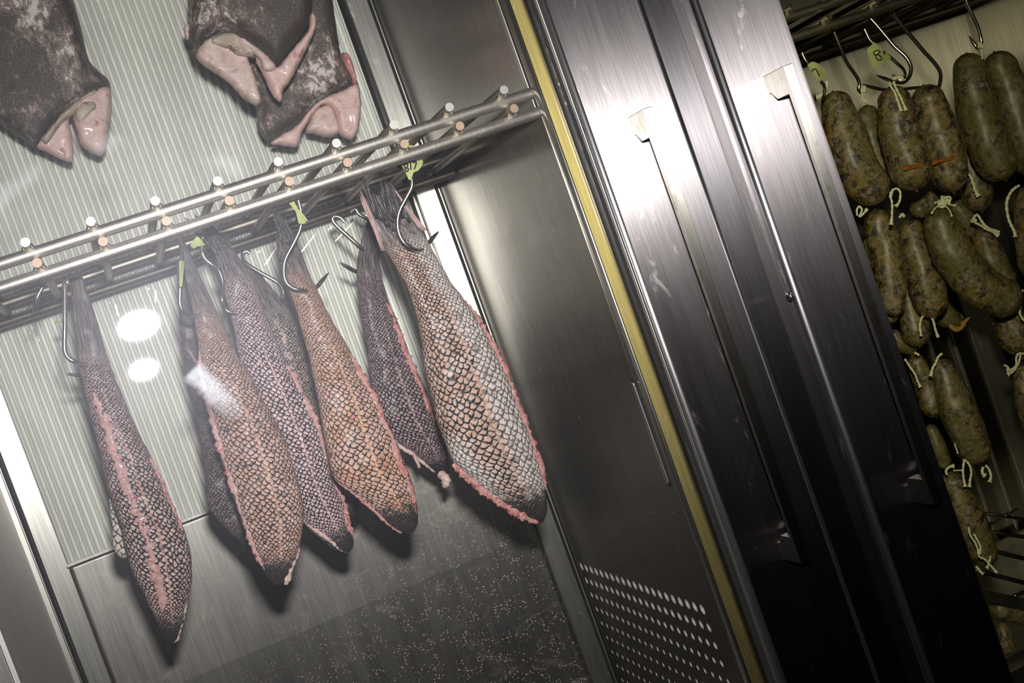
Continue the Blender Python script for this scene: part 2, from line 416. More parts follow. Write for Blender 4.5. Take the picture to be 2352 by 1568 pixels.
# lower back panel folding forward below the ridges
prof = [(1.603, -.146), (1.600, -.319), (1.6015, -.66), (1.6015, ZB), (1.66, ZB), (1.66, -.146)]
V, Fc = prism(prof, 'x', -.1265, .403)
bevel(build('lower_back_panel', V, Fc, M['steel_lower'], cab, smooth=False), .006, 3)
build('panel_edge_strip', *box(-.1265, .403, 1.5995, 1.606, -.1475, -.1445), M['steel_flange'], cab, smooth=False)
# corner strips both sides, with a dark joint
for sx, nm in ((1, 'r'), (-1, 'l')):
    xa = XW if sx > 0 else XL
    for a, b, y, mt in ((.001, .004, 1.640, 'slot_steel'), (.0045, .0095, 1.652, 'rubber'), (.010, .036, 1.628, 'steel_flange'), (.036, .048, 1.652, 'rubber'), (.0365, .041, 1.634, 'steel_panel')):
        xs = sorted((xa-sx*a, xa-sx*b))
        bevel(build('corner_strip' if mt == 'steel_flange' else 'corner_joint', *box(xs[0], xs[1], y, 1.665, ZB, ZT), M[mt], cab, smooth=False), .0012, 2)
# side wall on the right: plain sheet + perforated vent
vz = -.372
build('side_wall_panel', *box(XW, XW+.004, YF, 1.656, vz, ZT), M['steel_panel'], cab, smooth=False)
V, Fc = [], []
ny, nz, py, pz = 22, 17, .0187, .0195
ys = [1.2355 + py*i for i in range(ny+1)]
def cell(y, z, r):
    k0 = len(V); m = 20
    for dep in (0, 1, 2):
        for k in range(m):
            a = 2*math.pi*(k+.5)/m
            if dep == 0:
                c, s_ = math.cos(a), math.sin(a); q = max(abs(c), abs(s_)); V.append((XW, y+py/2*c/q, z+pz/2*s_/q+CZ))
            else: V.append((XW+(.0 if dep == 1 else .006), y+r*math.cos(a), z+r*math.sin(a)+CZ))
    for dep in (0, 1):
        for k in range(m):
            Fc.append((k0+dep*m+k, k0+dep*m+(k+1)%m, k0+(dep+1)*m+(k+1)%m, k0+(dep+1)*m+k))
for j in range(nz):
    z = -.385 - pz*j - .0
    for i in range(ny-1):
        cell(1.2355+py*(i+.5), z, max(.0026, (.0056, .0048, .0041, .0036, .0032, .0029)[min(j, 5)]))
zl = -.385-pz*(nz-.5)
a = (V, Fc)
zu = -.385+pz/2
b = box(XW, XW+.003, YF, 1.2355, zl, zu); c = box(XW, XW+.003, 1.2355+py*(ny-1), 1.656, zl, zu)
d = box(XW, XW+.003, YF, 1.656, -.385+pz/2, vz); e = box(XW, XW+.003, YF, 1.656, ZB, zl)
vp = build('air_vent_plate', *join(a, b, c, d, e), M['steel_panel'], cab, smooth=False)
M['lit_hole_wall'] = plain('lit_hole_wall_steel', (.50,.48,.43), .5, .2)
vp.data.materials.append(M['lit_hole_wall'])
for p in vp.data.polygons:                       # walls of the holes: paler colour stands in for light on them
    cxs = [vp.data.vertices[i].co.x for i in p.vertices]
    if len(p.vertices) == 4 and max(cxs)-min(cxs) > .005 and abs(p.normal.x) < .1 and p.area < 3e-5: p.material_index = 1
build('vent_duct', *box(XW+.012, XW+.014, YF, 1.656, ZB, vz), M['dark'], cab, smooth=False)
for za, zb in ((.252, .128), (-.1395, -.2515), (.62, .50)):
    def pill(w, x, z0, z1, yc=1.2145):
        pr = []
        for k in range(9): a = math.pi*k/8; pr.append((yc+w*math.cos(a), z0-w+w*math.sin(a)))
        for k in range(9): a = math.pi+math.pi*k/8; pr.append((yc+w*math.cos(a), z1+w+w*math.sin(a)))
        return prism(pr, 'x', x, XW+.001)
    sl = build('shelf_slot', *pill(.0065, XW-.0006, za, zb), M['dark'], cab, smooth=False)
    bevel(build('slot_insert', *pill(.0040, XW-.0018, za-.002, zb+.002, 1.2150), M['slot_steel'], sl, smooth=False), .0006, 2)
# left side wall
M['steel_wall'] = metal('side_steel', (.62,.58,.57), .50, .3, .6, .3)
build('side_wall_panel', *box(XL-.004, XL, YF, 1.656, ZB, ZT), M['steel_wall'], cab, smooth=False)
bevel(build('side_wall_rib', *box(XL-.001, XL+.006, 1.600, 1.606, ZB, ZT), M['slot_steel'], cab, smooth=False), .001, 2)
# front trim: rounded rim then yellow-toned face strip
prof = [(XW+.0003, 1.207), (XW+.0004, 1.198), (XW+.0012, 1.1953), (XW+.0026, 1.194), (.560, 1.194), (.560, 1.24), (XW+.0045, 1.24), (XW+.0045, 1.207)]
V, Fc = prism(prof[:4]+[(XW+.004, 1.194), (XW+.004, 1.207)], 'z', ZB, ZT)
build('rounded_rim', V, Fc, M['slot_steel'], cab)
build('yellow_face_strip', *box(XW+.0041, .54, 1.1942, 1.24, ZB, ZT), M['steel_gold'], cab, smooth=False)
build('front_trim', *box(XL-.09, XL-.0045, 1.194, 1.24, ZB, ZT), M['steel_flange'], cab, smooth=False)
build('cabinet_shell', *join(box(XL-.09, .55, 1.672, 1.70, -1.30, .66), box(XL-.09, .55, 1.21, 1.70, ZT, .66), box(XL-.09, XL-.08, 1.21, 1.70, -1.30, ZT), box(XL-.09, .55, 1.20, 1.70, -1.30, ZB)), M['steel_panel'], cab, smooth=False)

# doors -------------------------------------------------------------
def handle_mesh(x0, x1, ydoor, yf, zt, zb, thick, leg):
    """C-shaped bar: side view extruded sideways, curved inner corners"""
    rr = .010; yb_ = yf+thick
    pts = [(ydoor+.002, zt), (yf, zt), (yf, zb), (ydoor+.002, zb)]
    pts.append((ydoor+.002, zb+leg-rr*.9))
    for k in range(7):
        a = math.pi/2*k/6; pts.append((ydoor-.002-rr*math.sin(a)*1.0, zb+leg-rr+rr*math.sin(a)) if k else (ydoor-.002, zb+leg-rr*.75))
    pts.append((yb_, zb+leg)); pts.append((yb_, zt-leg))
    for k in range(6, -1, -1):
        a = math.pi/2*k/6; pts.append((ydoor-.002-rr*math.sin(a), zt-leg+rr-rr*math.sin(a)) if k else (ydoor-.002, zt-leg+rr*.75))
    pts.append((ydoor+.002, zt-leg+rr*.9))
    return prism(pts, 'x', x0, x1)
YD = 1.08
def xat(u, y, v=785): return PY(u, v, y).x
d1l, d1r = xat(1515, YD), xat(1752, YD)
d2l, d2r = xat(1862, YD), xat(2064, YD)
def door_frame(parent, label, l, r, glass_to, gmat, gl_side):
    prof = [(l, YD), (r, YD), (r, YD+.030), (l, YD+.030)]
    d = build('glass_door', *prism(prof, 'z', ZB-.02, ZT+.02), M['steel_door'], parent, smooth=False, label=label)
    bevel(d, .0045, 4)
    return d
door1 = door_frame(cab, 'brushed steel door stile with vertical bar handle', d1l, d1r, None, None, -1)
# flexible black gasket down the glass side, sealing on the trim
bevel(build('door_gasket', *box(d1l-.0006, d1l+.006, YD+.009, YD+.027, ZB, ZT), M['rubber'], door1, smooth=False), .0015, 2)
bevel(build('glass_edge_bead', *box(d1l-.0022, d1l+.001, YD+.0010, YD+.006, ZB, ZT), M['hook_steel'], door1, smooth=False), .001, 2)
build('glass_pane', *box(-.20, d1l-.001, 1.097, 1.100, ZB, ZT), M['glass'], door1, smooth=False)
bevel(build('left_stile', *box(-.32, -.20, YD, YD+.048, ZB-.02, ZT+.02), M['steel_door'], door1, smooth=False), .004, 3)
cab2 = root('display_cabinet', Vector((.95, 1.45, 0)), 'right stainless refrigerated cabinet holding the mottled sausages', 'cabinet')
door2 = door_frame(cab2, 'second brushed steel door stile with vertical bar handle', d2l, d2r, None, None, 1)
build('glass_pane', *box(d2r+.001, 1.30, 1.097, 1.100, ZB, ZT), M['glass_right'], door2, smooth=False)
bevel(build('door_gasket', *box(d2r-.006, d2r+.0005, YD+.020, 1.150, ZB, ZT), M['rubber'], door2, smooth=False), .0015, 2)
bevel(build('hinge_edge', *box(d2l-.0035, d2l+.0022, YD+.010, YD+.046, ZB, ZT), M['steel_door'], door2, smooth=False), .0015, 3)
M['edge_steel'] = metal('rounded_edge_steel', (.50,.48,.50), .36, 0, .4, .2)
for par, xx in ((door1, d1l+.0047), (door1, d1r-.0047), (door2, d2l+.0047)):
    build('rounded_edge', *tube([(xx, YD+.0046, ZB+CZ), (xx, YD+.0046, ZT+CZ)], .0048, 32), M['edge_steel'], par)
# recess between the doors
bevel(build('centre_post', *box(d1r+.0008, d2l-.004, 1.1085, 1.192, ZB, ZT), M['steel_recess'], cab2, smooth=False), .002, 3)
for parent, (ua, ub), (va, vb) in ((door1, ((1442,270), (1475,251)), ((1783,1257),(1826,1266))), (door2, ((1752,176),(1799,152)), ((2078,1130),(2129,1133)))):
    A = PY(ua[0], ua[1], YD); yf = PX(ub[0], ub[1], A.x).y
    zt = A.z-CZ; B = PX(va[0], va[1], A.x)
    zb = -.3235
    hb = build('door_handle', *handle_mesh(A.x, A.x+.0098, YD, yf, zt, zb, .0062, .0245), M['handle_steel'], parent, smooth=False, label='square bar handle on the brushed steel stile')
    bevel(hb, .0007, 2, 40)
# small screw on the side of the second stile
sp = PX(1811, 682, d2l-.0036)
scr = build('screw', *tube([sp+Vector((.002,0,0)), sp+Vector((-.0002,0,0)), sp+Vector((-.0006,0,0))], [.0048,.0048,.0040], 18), M['hook_steel'], door2)
build('screw_socket', *tube([sp+Vector((-.0003,0,0)), sp+Vector((-.0008,0,0))], .0026, 6), M['dark'], scr, smooth=False)

# right cabinet interior
X2L, X2R = .60, 1.275
build('back_panel', *box(X2L, X2R, 1.652, 1.66, -.60, ZT), M['steel_back'], cab2, smooth=False)
build('lower_back_panel', *box(X2L, X2R, 1.640, 1.66, ZB, -.60), M['steel_back'], cab2, smooth=False)
build('side_wall_panel', *box(X2R, X2R+.004, 1.21, 1.66, ZB, ZT), M['steel_panel'], cab2, smooth=False)
build('side_wall_panel', *box(X2L-.004, X2L, 1.21, 1.66, ZB, ZT), M['steel_panel'], cab2, smooth=False)
for a, b, y in ((1.073, 1.079, 1.640), (1.040, 1.046, 1.646), (1.110, 1.150, 1.646)):
    bevel(build('channel_strip', *box(a, b, y, 1.653, ZB, -.22), M['steel_flange'], cab2, smooth=False), .0015, 2)
build('front_trim', *box(.5602, X2L-.004, 1.194, 1.24, ZB, ZT), M['steel_panel'], cab2, smooth=False)
build('cabinet_shell', *join(box(.555, 1.36, 1.672, 1.70, -1.30, .66), box(.555, 1.36, 1.21, 1.70, ZT, .66), box(1.35, 1.36, 1.21, 1.70, -1.30, ZT), box(.555, 1.36, 1.20, 1.70, -1.30, ZB)), M['steel_panel'], cab2, smooth=False)
M['room_wall'] = plain('painted_wall', (.30,.29,.27), .7, bumpn=80, var=.06)
for nm, bb in (('floor', (-3, 4, -3, 1.8, -1.36, -1.30)), ('ceiling', (-3, 4, -3, 1.8, 1.40, 1.46)), ('wall_back', (-3, 4, 1.72, 1.80, -1.30, 1.40)),
               ('wall_front', (-3, 4, -3.08, -3, -1.30, 1.40)), ('wall_left', (-3.08, -3, -3, 1.8, -1.30, 1.40)), ('wall_right', (4, 4.08, -3, 1.8, -1.30, 1.40))):
    o_ = build(nm, *box(*bb), M['floor'] if nm == 'floor' else M['room_wall'], base=Vector(((bb[0]+bb[1])/2, (bb[2]+bb[3])/2, bb[4]+CZ)), smooth=False); o_['kind'] = 'structure'

# ------------------------------------------------------------------ racks
RT = .0057
def rack(z, xa, xb, ya, yb_, rods, label, endmat, tr=RT, rr=.0042, back=None, group='tubular hanging racks', fm=None):
    r = root('hanging_rack', Vector(((xa+xb)/2, (ya+yb_)/2, z+CZ)), label, 'rack', group)
    for nm, y in (('front_tube', ya), ('back_tube', yb_)):
        e = xb if nm == 'front_tube' else (back or xb)
        build(nm, *tube([(xa, y, z+CZ), (xa+.002, y, z+CZ), (e-.002, y, z+CZ), (e, y, z+CZ)], [tr*.9, tr, tr, tr*.9], 20), fm if (nm == 'front_tube' and fm) else M['tube_brown'], r)
    for x in rods:
        c = build('crossbar', *tube([(x, ya-.0125, z+tr+rr+CZ-.0006), (x, yb_+.012, z+tr+rr+CZ-.0006)], rr, 14), M['tube_brown'], r)
        build('rod_end', *tube([(x, ya-.0140, z+tr+rr+CZ-.0006), (x, ya-.0123, z+tr+rr+CZ-.0006)], rr*.98, 18), endmat, c, smooth=False)
        # weld beads
        for s_ in (-1, 1):
            build('weld_bead', *tube([(x+s_*.0036, ya-.004, z+tr+CZ), (x+s_*.0040, ya, z+tr+CZ+.0004), (x+s_*.0036, ya+.004, z+tr+CZ)], [.0008,.0018,.0008], 8), M['hook_steel'], c)
    return r
YA, YBK = 1.210, 1.548
PA = [(1156.5,204.5),(1032,246),(905,289),(773.5,331.5),(640,375),(501,419),(358,465),(210,513),(59.7,561)]
PB = [(1181,250.5),(1057,292),(930,334),(799,375),(665,418),(527,462),(383,509),(237,555.6),(85.8,605)]
ra = [PY(u, v, 1.197).x for u, v in PA]; ra.append(2*ra[-1]-ra[-2])
rb = [PY(u, v, 1.197).x for u, v in PB]; rb.append(2*rb[-1]-rb[-2])
rack(.1510, XL+.003, XW+.004, YA, YBK, ra, 'upper tubular steel rack with pale rod ends, left cabinet', M['weld'], back=XW-.002, fm=M['tube_steel'])
rack(.1315, XL+.003, XW+.007, YA, YBK, rb, 'lower tubular steel rack with rusty rod ends, carrying the fish hooks', M['weld_b'], back=XW-.002, fm=M['tube_steel'])
rc = [.66+.0618*i for i in range(10)]
rack(.1500, X2L+.003, X2R-.003, 1.255, 1.56, [x+.0405 for x in rc][:9], 'upper tubular rack in the right cabinet above the sausages', M['tube_brown'], tr=.0050, rr=.0032)
rack(.1290, X2L+.003, X2R-.003, 1.262, 1.56, [x+.0205 for x in rc], 'lower tubular rack in the right cabinet, carrying the sausage hooks', M['tube_brown'], tr=.0052, rr=.0030)
ru = [XL+.06+.0618*i for i in range(9)]
rack(.530, XL+.003, XW-.003, 1.30, 1.60, ru, 'topmost tubular rack above the dark fish pieces', M['weld'])

# ------------------------------------------------------------------ fish lofted from stations
class Fish:
    def __init__(s, st, Y, k=.42, kb=.28, n=9, lean=0.0, bow=0.0):
        fl = catmull([(a[0][0], a[0][1], a[1][0], a[1][1]) for a in st], n)
        s.L, s.Rr = [], []
        m = len(fl)
        for i, q in enumerate(fl):
            t = i/(m-1); y = Y + lean*(t-.5) + bow*math.sin(math.pi*t)
            s.L.append(PY(q[0], q[1], y)); s.Rr.append(PY(q[2], q[3], y))
        s.k, s.kb, s.m = k, kb, m
    def surf(s, t, a, lift=0.0):
        f = t*(s.m-1); i = min(int(f), s.m-2); g = f-i
        L = s.L[i].lerp(s.L[i+1], g); Rr = s.Rr[i].lerp(s.Rr[i+1], g)
        C = (L+Rr)/2; W = (Rr-L)/2; c = 2*a-1
        return C + W*c + Vector((0, -(s.k*W.length*math.sqrt(max(0, 1-c*c))**.9 + lift), 0))
    def mesh(s, NS=11.0, sides=40, seed=0):
        V, UV, AL = [], [], []
        vv = 0; pc = None
        for i in range(s.m):
            L, Rr = s.L[i], s.Rr[i]; C = (L+Rr)/2; W = (Rr-L)/2
            te = i/(s.m-1)
            if te > .955: W = W*math.sqrt(max(.012, 1-((te-.955)/.045)**2))
            w = max(W.length, .0012)
            if pc is not None: vv += (C-pc).length*NS/(2*max(w, .004)*1.22)
            pc = C; t = i/(s.m-1)
            endf = 1.0
            thin = min(1, max(.16, (t-.02)*4.2))
            for k in range(sides+1):
                th = 2*math.pi*k/sides
                front = math.sin(th) >= 0
                c = -math.cos(th)
                dep = (s.k if front else s.kb)*w*abs(math.sin(th))**.9*thin
                p = C + W*c + Vector((0, -dep if front else dep, 0))
                nz = noise.noise(p*38+Vector((seed, 0, 0)))*.0022*thin*abs(math.sin(th)) + noise.noise(p*110+Vector((0, seed, 0)))*.0009*thin
                p = p + Vector((nz*c*.7, -nz if front else nz, 0))
                V.append(p); UV.append((NS*th/math.pi+seed*7, vv)); AL.append(((1+c)/2, t))
        q = sides+1
        Fc = [(i*q+k, i*q+k+1, (i+1)*q+k+1, (i+1)*q+k) for i in range(s.m-1) for k in range(sides)]
        Fc.append(tuple(range(sides))); Fc.append(tuple((s.m-1)*q+k for k in range(sides)))
        return V, Fc, UV, AL
def strip(fish, parent, name, t0, t1, a0, a1, w, mat, seed=0, lift=-.0012, label=None, amid=None):
    n = 110; pts, rad = [], []
    for i in range(n+1):
        u = i/n; t = t0+(t1-t0)*u; a = a0+(a1-a0)*u
        if amid is not None: a += (amid-(a0+a1)/2)*math.sin(math.pi*u)
        p = fish.surf(t, a, lift); p.x += noise.noise(Vector((t*30, seed, 0)))*.0010
        pts.append(p); e = min(1, u*7, (1-u)*7)
        rad.append(w*(.2+.8*e**.6)*(1+.35*noise.noise(Vector((t*60, seed*3.1, 2)))+.3*noise.noise(Vector((t*170, seed*1.7, 4)))))
    build(name, *tube(pts, rad, 14, flat=.42, lump=.75, seed=seed), mat, parent, label=label)
def fish(name_label, st, Y, mat, NS, seed, k=.42, kb=.28, group='scaled fish tails hung on hooks', **kw):
    f = Fish(st, Y, k, kb, **kw); V, Fc, UV, AL = f.mesh(NS*1.7, seed=seed)
    z = min(v.z for v in V); c = (f.L[-1]+f.Rr[-1])/2
    r = root('fish_tail', Vector((c.x, c.y, z)), name_label, 'fish', group)
    build('scaled_body', V, Fc, mat, r, uvs=UV, uv2=AL)
    return f, r
def fin(parent, rays, Y, mat, seed=0):
    """tail fin: a fan of thin tapering rays, each (x0,y0)->(x1,y1) in the fin's plane"""
    parts = []
    rnd = random.Random(3+len(rays)); more = []
    for a, b, w in rays:
        for j in range(3):
            d = (j-1)*w*.55; more.append(((a[0]+d*.5+rnd.uniform(-1, 1), a[1]+rnd.uniform(-4, 9)), (b[0]+d+rnd.uniform(-1, 1), b[1]), w*rnd.uniform(.28, .45)))
    for i, (a, b, w) in enumerate(more):
        A = PY(a[0], a[1], Y+rnd.uniform(-.002, .003)); B = PY(b[0], b[1], Y); pts = [A.lerp(B, q/6)+Vector((0, .002*math.sin(q+i), 0)) for q in range(7)]
        ww = pxm(w, A); parts.append(tube(pts, [ww*.2, ww*.6, ww, ww, ww, ww, ww*.8], 7, flat=.35))
    V, Fc = join(*parts)
    return build('tail_fin', V, Fc, mat, parent)
M['fin'] = plain('fin_ray_black', (.05,.045,.045), .4, var=.7, coat=.3)
M['fin_pink'] = plain('fin_edge_pink', (.42,.27,.25), .45, var=.3, coat=.2)

st1 = [((160,640),(190,636)),((165,690),(208,688)),((170,745),(226,745)),((176,800),(240,797)),((184,850),(256,845)),((193,890),(275,892)),((205,940),(297,945)),((217,992),(320,995)),((232,1055),(348,1050)),((246,1115),(374,1110)),((262,1165),(398,1165)),((278,1210),(420,1210)),((289,1262),(436,1260)),((303,1310),(441,1315)),((328,1360),(436,1362)),((352,1410),(424,1412)),((374,1455),(413,1455)),((386,1478),(400,1478))]
f, r = fish('leftmost hanging fish tail, rosy scales with a raw pink stripe down the middle', st1, 1.30, M['skin_a'], 10.5, 1)
strip(f, r, 'flesh_stripe', .28, .93, .30, .42, .0052, M['flesh_seam'], 1, label='raw pink stripe')
strip(f, r, 'flesh_edge', .47, .66, .96, .96, .0026, M['flesh_red'], 2)
strip(f, r, 'flesh_edge', .84, .99, .97, .8, .0026, M['flesh_pink'], 3)
ff = Fish([((246,1095),(270,1100)),((252,1160),(285,1160)),((258,1215),(300,1215)),((260,1255),(305,1250)),((270,1274),(305,1275)),((288,1284),(300,1284))], 1.335, .3, .3)
V, Fc, UV, AL = ff.mesh(4, seed=4); build('belly_flap', V, Fc, M['skin_white'], r, uvs=UV, uv2=AL, label='whitish flap behind the body')
st2 = [((405,600),(425,600)),((408,650),(440,650)),((411,710),(452,710)),((415,780),(465,780)),((424,835),(475,835)),((436,890),(488,890)),((450,950),(503,945)),((461,1010),(520,1000)),((469,1070),(535,1060)),((473,1130),(550,1120)),((480,1165),(560,1160)),((510,1203),(572,1200)),((545,1238),(580,1235)),((575,1270),(585,1268))]
f, r = fish('dark fish tail half hidden behind the broad pink-edged one, second from left', st2, 1.335, M['skin_dark'], 9, 2, k=.3)
st3 = [((412,560),(425,556)),((422,610),(448,606)),((430,660),(470,655)),((440,705),(492,700)),((450,755),(515,752)),((457,805),(540,808)),((460,850),(570,853)),((470,900),(597,905)),((483,948),(622,945)),((496,1010),(650,1000)),((512,1065),(671,1060)),((530,1120),(687,1112)),((548,1175),(698,1165)),((566,1228),(695,1215)),((585,1278),(684,1268)),((607,1312),(674,1308)),((628,1345),(663,1343))]
f, r = fish('broad tan-pink fish tail with a raw pink left edge, in front of the dark one', st3, 1.245, M['skin_tan'], 11.5, 3)
strip(f, r, 'flesh_edge', .30, .93, .02, .08, .0036, M['flesh_seam'], 5, label='raw pink left edge')
strip(f, r, 'flesh_edge', .86, .995, .99, .75, .0030, M['flesh_pink'], 6)
st4 = [((466,520),(485,512)),((484,556),(517,552)),((495,590),(545,585)),((507,638),(575,628)),((517,680),(592,670)),((527,715),(606,715)),((538,760),(628,765)),((548,815),(652,815)),((562,865),(676,858)),((580,920),(700,905)),((600,975),(725,958)),((622,1030),(742,1005)),((645,1085),(755,1055)),((668,1140),(768,1105)),((698,1200),(788,1150)),((735,1235),(800,1195)),((765,1260),(811,1235)),((790,1272),(814,1262))]
f, r = fish('lilac-grey fish tail with a pink seam on its right and a black wet tip', st4, 1.315, M['skin_lilac'], 10.5, 4)
strip(f, r, 'flesh_stripe', .44, .80, .90, .97, .0042, M['flesh_seam'], 7, label='raw pink seam')
strip(f, r, 'flesh_edge', .78, .93, .98, .93, .0034, M['flesh_red'], 8)
strip(f, r, 'flesh_edge', .80, .99, .02, .3, .0020, M['flesh_pink'], 9)
fin(r, [((425,497),(470,530),4),((447,489),(478,530),3),((452,487),(482,530),3),((462,520),(520,570),6),((466,523),(505,575),6),((475,515),(530,565),6),((500,530),(515,560),4),((530,543),(505,533),3),((462,530),(500,585),5)], 1.312, M['fin'])
st4b = [((560,605),(585,612)),((575,650),(620,655)),((590,700),(655,698)),((605,750),(683,748)),((620,800),(697,795)),((635,850),(712,845)),((655,910),(727,905)),((680,980),(745,965)),((705,1040),(765,1020)),((735,1090),(795,1080)),((765,1135),(820,1130)),((790,1175),(826,1160)),((805,1190),(815,1185))]
f, r = fish('grey small-scaled fish tail squeezed behind the lilac one, its hook on the right', st4b, 1.395, M['skin_grey'], 10, 5)
strip(f, r, 'flesh_stripe', .24, .50, .45, .55, .0030, M['flesh_seam'], 10)
st5 = [((628,492),(640,488)),((637,536),(672,530)),((641,590),(696,588)),((648,632),(715,636)),((662,664),(735,678)),((680,708),(757,725)),((694,764),(785,772)),((709,815),(812,820)),((719,866),(838,866)),((732,925),(866,912)),((742,990),(888,965)),((753,1046),(910,1012)),((766,1097),(930,1065)),((800,1126),(945,1103)),((842,1163),(956,1145)),((880,1197),(960,1185)),((924,1227),(957,1222))]
f, r = fish('orange-tan fish tail with a red raw right edge, middle of the row', st5, 1.262, M['skin_orange'], 11, 6)
strip(f, r, 'flesh_edge', .42, .93, .92, .90, .0038, M['flesh_red'], 11, label='red raw edge')
strip(f, r, 'flesh_edge', .76, .99, .02, .1, .0022, M['flesh_red'], 12)
fin(r, [((629,490),(650,560),5),((634,488),(662,560),5),((640,492),(672,560),5),((650,498),(680,565),4),((637,537),(644,600),4),((645,540),(655,610),4)], 1.255, M['fin'])
st6 = [((846,498),(878,505)),((832,545),(876,560)),((821,598),(872,600)),((820,650),(880,648)),((827,703),(897,702)),((836,760),(918,750)),((845,810),(938,805)),((850,870),(962,861)),((862,930),(982,905)),((882,980),(1000,950)),((914,1020),(1016,990)),((950,1043),(1026,1030)),((985,1072),(1031,1065)),((1010,1094),(1030,1092))]
f, r = fish('slim blackish fish tail with a pink ragged tip, between the orange and the biggest one', st6, 1.415, M['skin_net'], 12, 7, kb=.2)
strip(f, r, 'flesh_edge', .30, .72, .86, .90, .0042, M['flesh_red'], 13)
strip(f, r, 'flesh_edge', .72, .96, .0, .05, .0030, M['flesh_pink'], 14)
pts = [PY(1012,1088,1.41), PY(1022,1096,1.405), PY(1024,1108,1.405), PY(1019,1120,1.407)]
build('ragged_tip', *tube([Vector(p) for p in catmull([tuple(p) for p in pts], 6)], [.004,.0055,.006,.0055,.005,.0055,.006,.005,.0045,.005,.005,.004,.0045,.005,.004,.003,.003,.002,.001], 12, lump=.6, seed=4), M['flesh_pink'], r, label='pink ragged tip')
build('ragged_shred', *tube([PY(950,1043,1.41), PY(955,1056,1.408), PY(961,1066,1.408), PY(964,1074,1.408)], [.0028,.0018,.0015,.002], 8, lump=.5), M['flesh_pink'], r)
st7 = [((838,455),(897,440)),((850,495),(922,470)),((868,543),(950,508)),((888,580),(978,545)),((913,619),(1003,590)),((936,662),(1033,645)),((956,726),(1064,685)),((968,790),(1107,752)),((979,866),(1138,808)),((995,922),(1163,860)),((1006,975),(1183,915)),((1025,1021),(1203,965)),((1040,1058),(1222,1015)),((1075,1092),(1240,1065)),((1119,1132),(1250,1110)),((1175,1170),(1256,1155)),((1236,1203),(1256,1195))]
f, r = fish('biggest fish tail at the right end, orange-brown with whitish scales and fanned fin', st7, 1.268, M['skin_big'], 11, 8, k=.40)
strip(f, r, 'flesh_edge', .38, .90, .99, .97, .0040, M['flesh_red'], 15, label='raw red right edge')
strip(f, r, 'flesh_edge', .76, .995, -.02, .05, .0052, M['flesh_red'], 16, label='smooth red cut edge', lift=.0)
fin(r, [((832,405),(868,500),7),((838,408),(876,505),6),((846,425),(884,510),6),((852,432),(892,520),6),((873,411),(905,500),7),((880,413),(915,505),7),((887,412),(922,500),6),((893,414),(932,500),6),((898,430),(940,510),6),((868,425),(900,510),5),((872,470),(905,530),5)], 1.258, M['fin'])
fin(r, [((829,433),(880,575),7),((895,418),(975,530),6),((828,440),(862,530),6)], 1.260, M['fin_pink'])
# ------------------------------------------------------------------ dark fish pieces from outlines
def pillow(name, poly, Y, front, back, mat, parent, fall=22, step=9, seed=0, rough=.0016, label=None, dish=0.0):
    """closed outline swollen to a rounded solid of its own thickness"""
    P = catmull([tuple(p) for p in poly+[poly[0]]], 4)[:-1]
    P = [(p[0]+1.6*noise.noise(Vector((p[0]*.11, p[1]*.11, seed))), p[1]+1.6*noise.noise(Vector((p[1]*.11, p[0]*.11, seed+5)))) for p in P]
    n = len(P)
    def inside(x, y):
        c = False; j = n-1
        for i in range(n):
            if (P[i][1] > y) != (P[j][1] > y) and x < (P[j][0]-P[i][0])*(y-P[i][1])/(P[j][1]-P[i][1])+P[i][0]: c = not c
            j = i
        return c
    def dist(x, y):
        d = 1e9
        for i in range(n):
            ax, ay = P[i]; bx, by = P[(i+1) % n]; vx, vy = bx-ax, by-ay
            q = max(0, min(1, ((x-ax)*vx+(y-ay)*vy)/(vx*vx+vy*vy+1e-9)))
            d = min(d, math.hypot(x-ax-q*vx, y-ay-q*vy))
        return d
    x0 = min(p[0] for p in P); x1 = max(p[0] for p in P); y0 = min(p[1] for p in P); y1 = max(p[1] for p in P)
    pts = [Vector(p) for p in P]; dd = [0.0]*n
    y = y0; row = 0
    while y < y1:
        x = x0 + (row % 2)*step/2
        while x < x1:
            if inside(x, y):
                d = dist(x, y)
                if d > step*.35: pts.append(Vector((x, y))); dd.append(d)
            x += step
        y += step*.87; row += 1
    co, _, fc, _, _, _ = geometry.delaunay_2d_cdt([Vector((p.x, p.y)) for p in pts], [], [list(range(n))], 1, 1e-5)
    if len(co) != len(pts): dd = [0 if i < n else dist(c.x, c.y) for i, c in enumerate(co)]
    V, Fc = [], []
    for side, amt in ((0, front), (1, back)):
        for c, d in zip(co, dd):
            q = min(1, d/fall); h = math.sqrt(max(0, 1-(1-q)**2))
            if dish: h -= dish*max(0, min(1, (d-fall*.7)/fall))
            p = PY(c.x, c.y, Y)
            b = (noise.noise(p*26+Vector((seed, 0, 0)))*.004+noise.noise(p*90+Vector((seed, 1, 0)))*rough)*h if side == 0 else 0
            V.append(p + Vector((0, (-(amt*h+b)) if side == 0 else amt*h, 0)))
    m = len(co)
    for q in fc: Fc.append(tuple(q)); Fc.append(tuple(i+m if i >= n else i for i in reversed(q)))
    return build(name, V, Fc, mat, parent, label=label)
def hide_root(c, Y, label): p = PY(c[0], c[1], Y); return root('fish_cut', p, label, 'fish', 'dark-skinned fish pieces hanging at the back')
r = hide_root((150,340), 1.52, 'dark mottled fish piece with two pink flaps hanging at top left')
pillow('dark_skin', [(-60,-330),(90,-330),(150,-40),(168,0),(185,60),(200,125),(215,152),(248,182),(253,205),(240,212),(200,222),(165,247),(145,266),(120,293),(100,322),(84,342),(60,326),(20,300),(-20,272),(-60,240)], 1.52, .024, .014, M['hide_a'], r, 40, 12, 1)
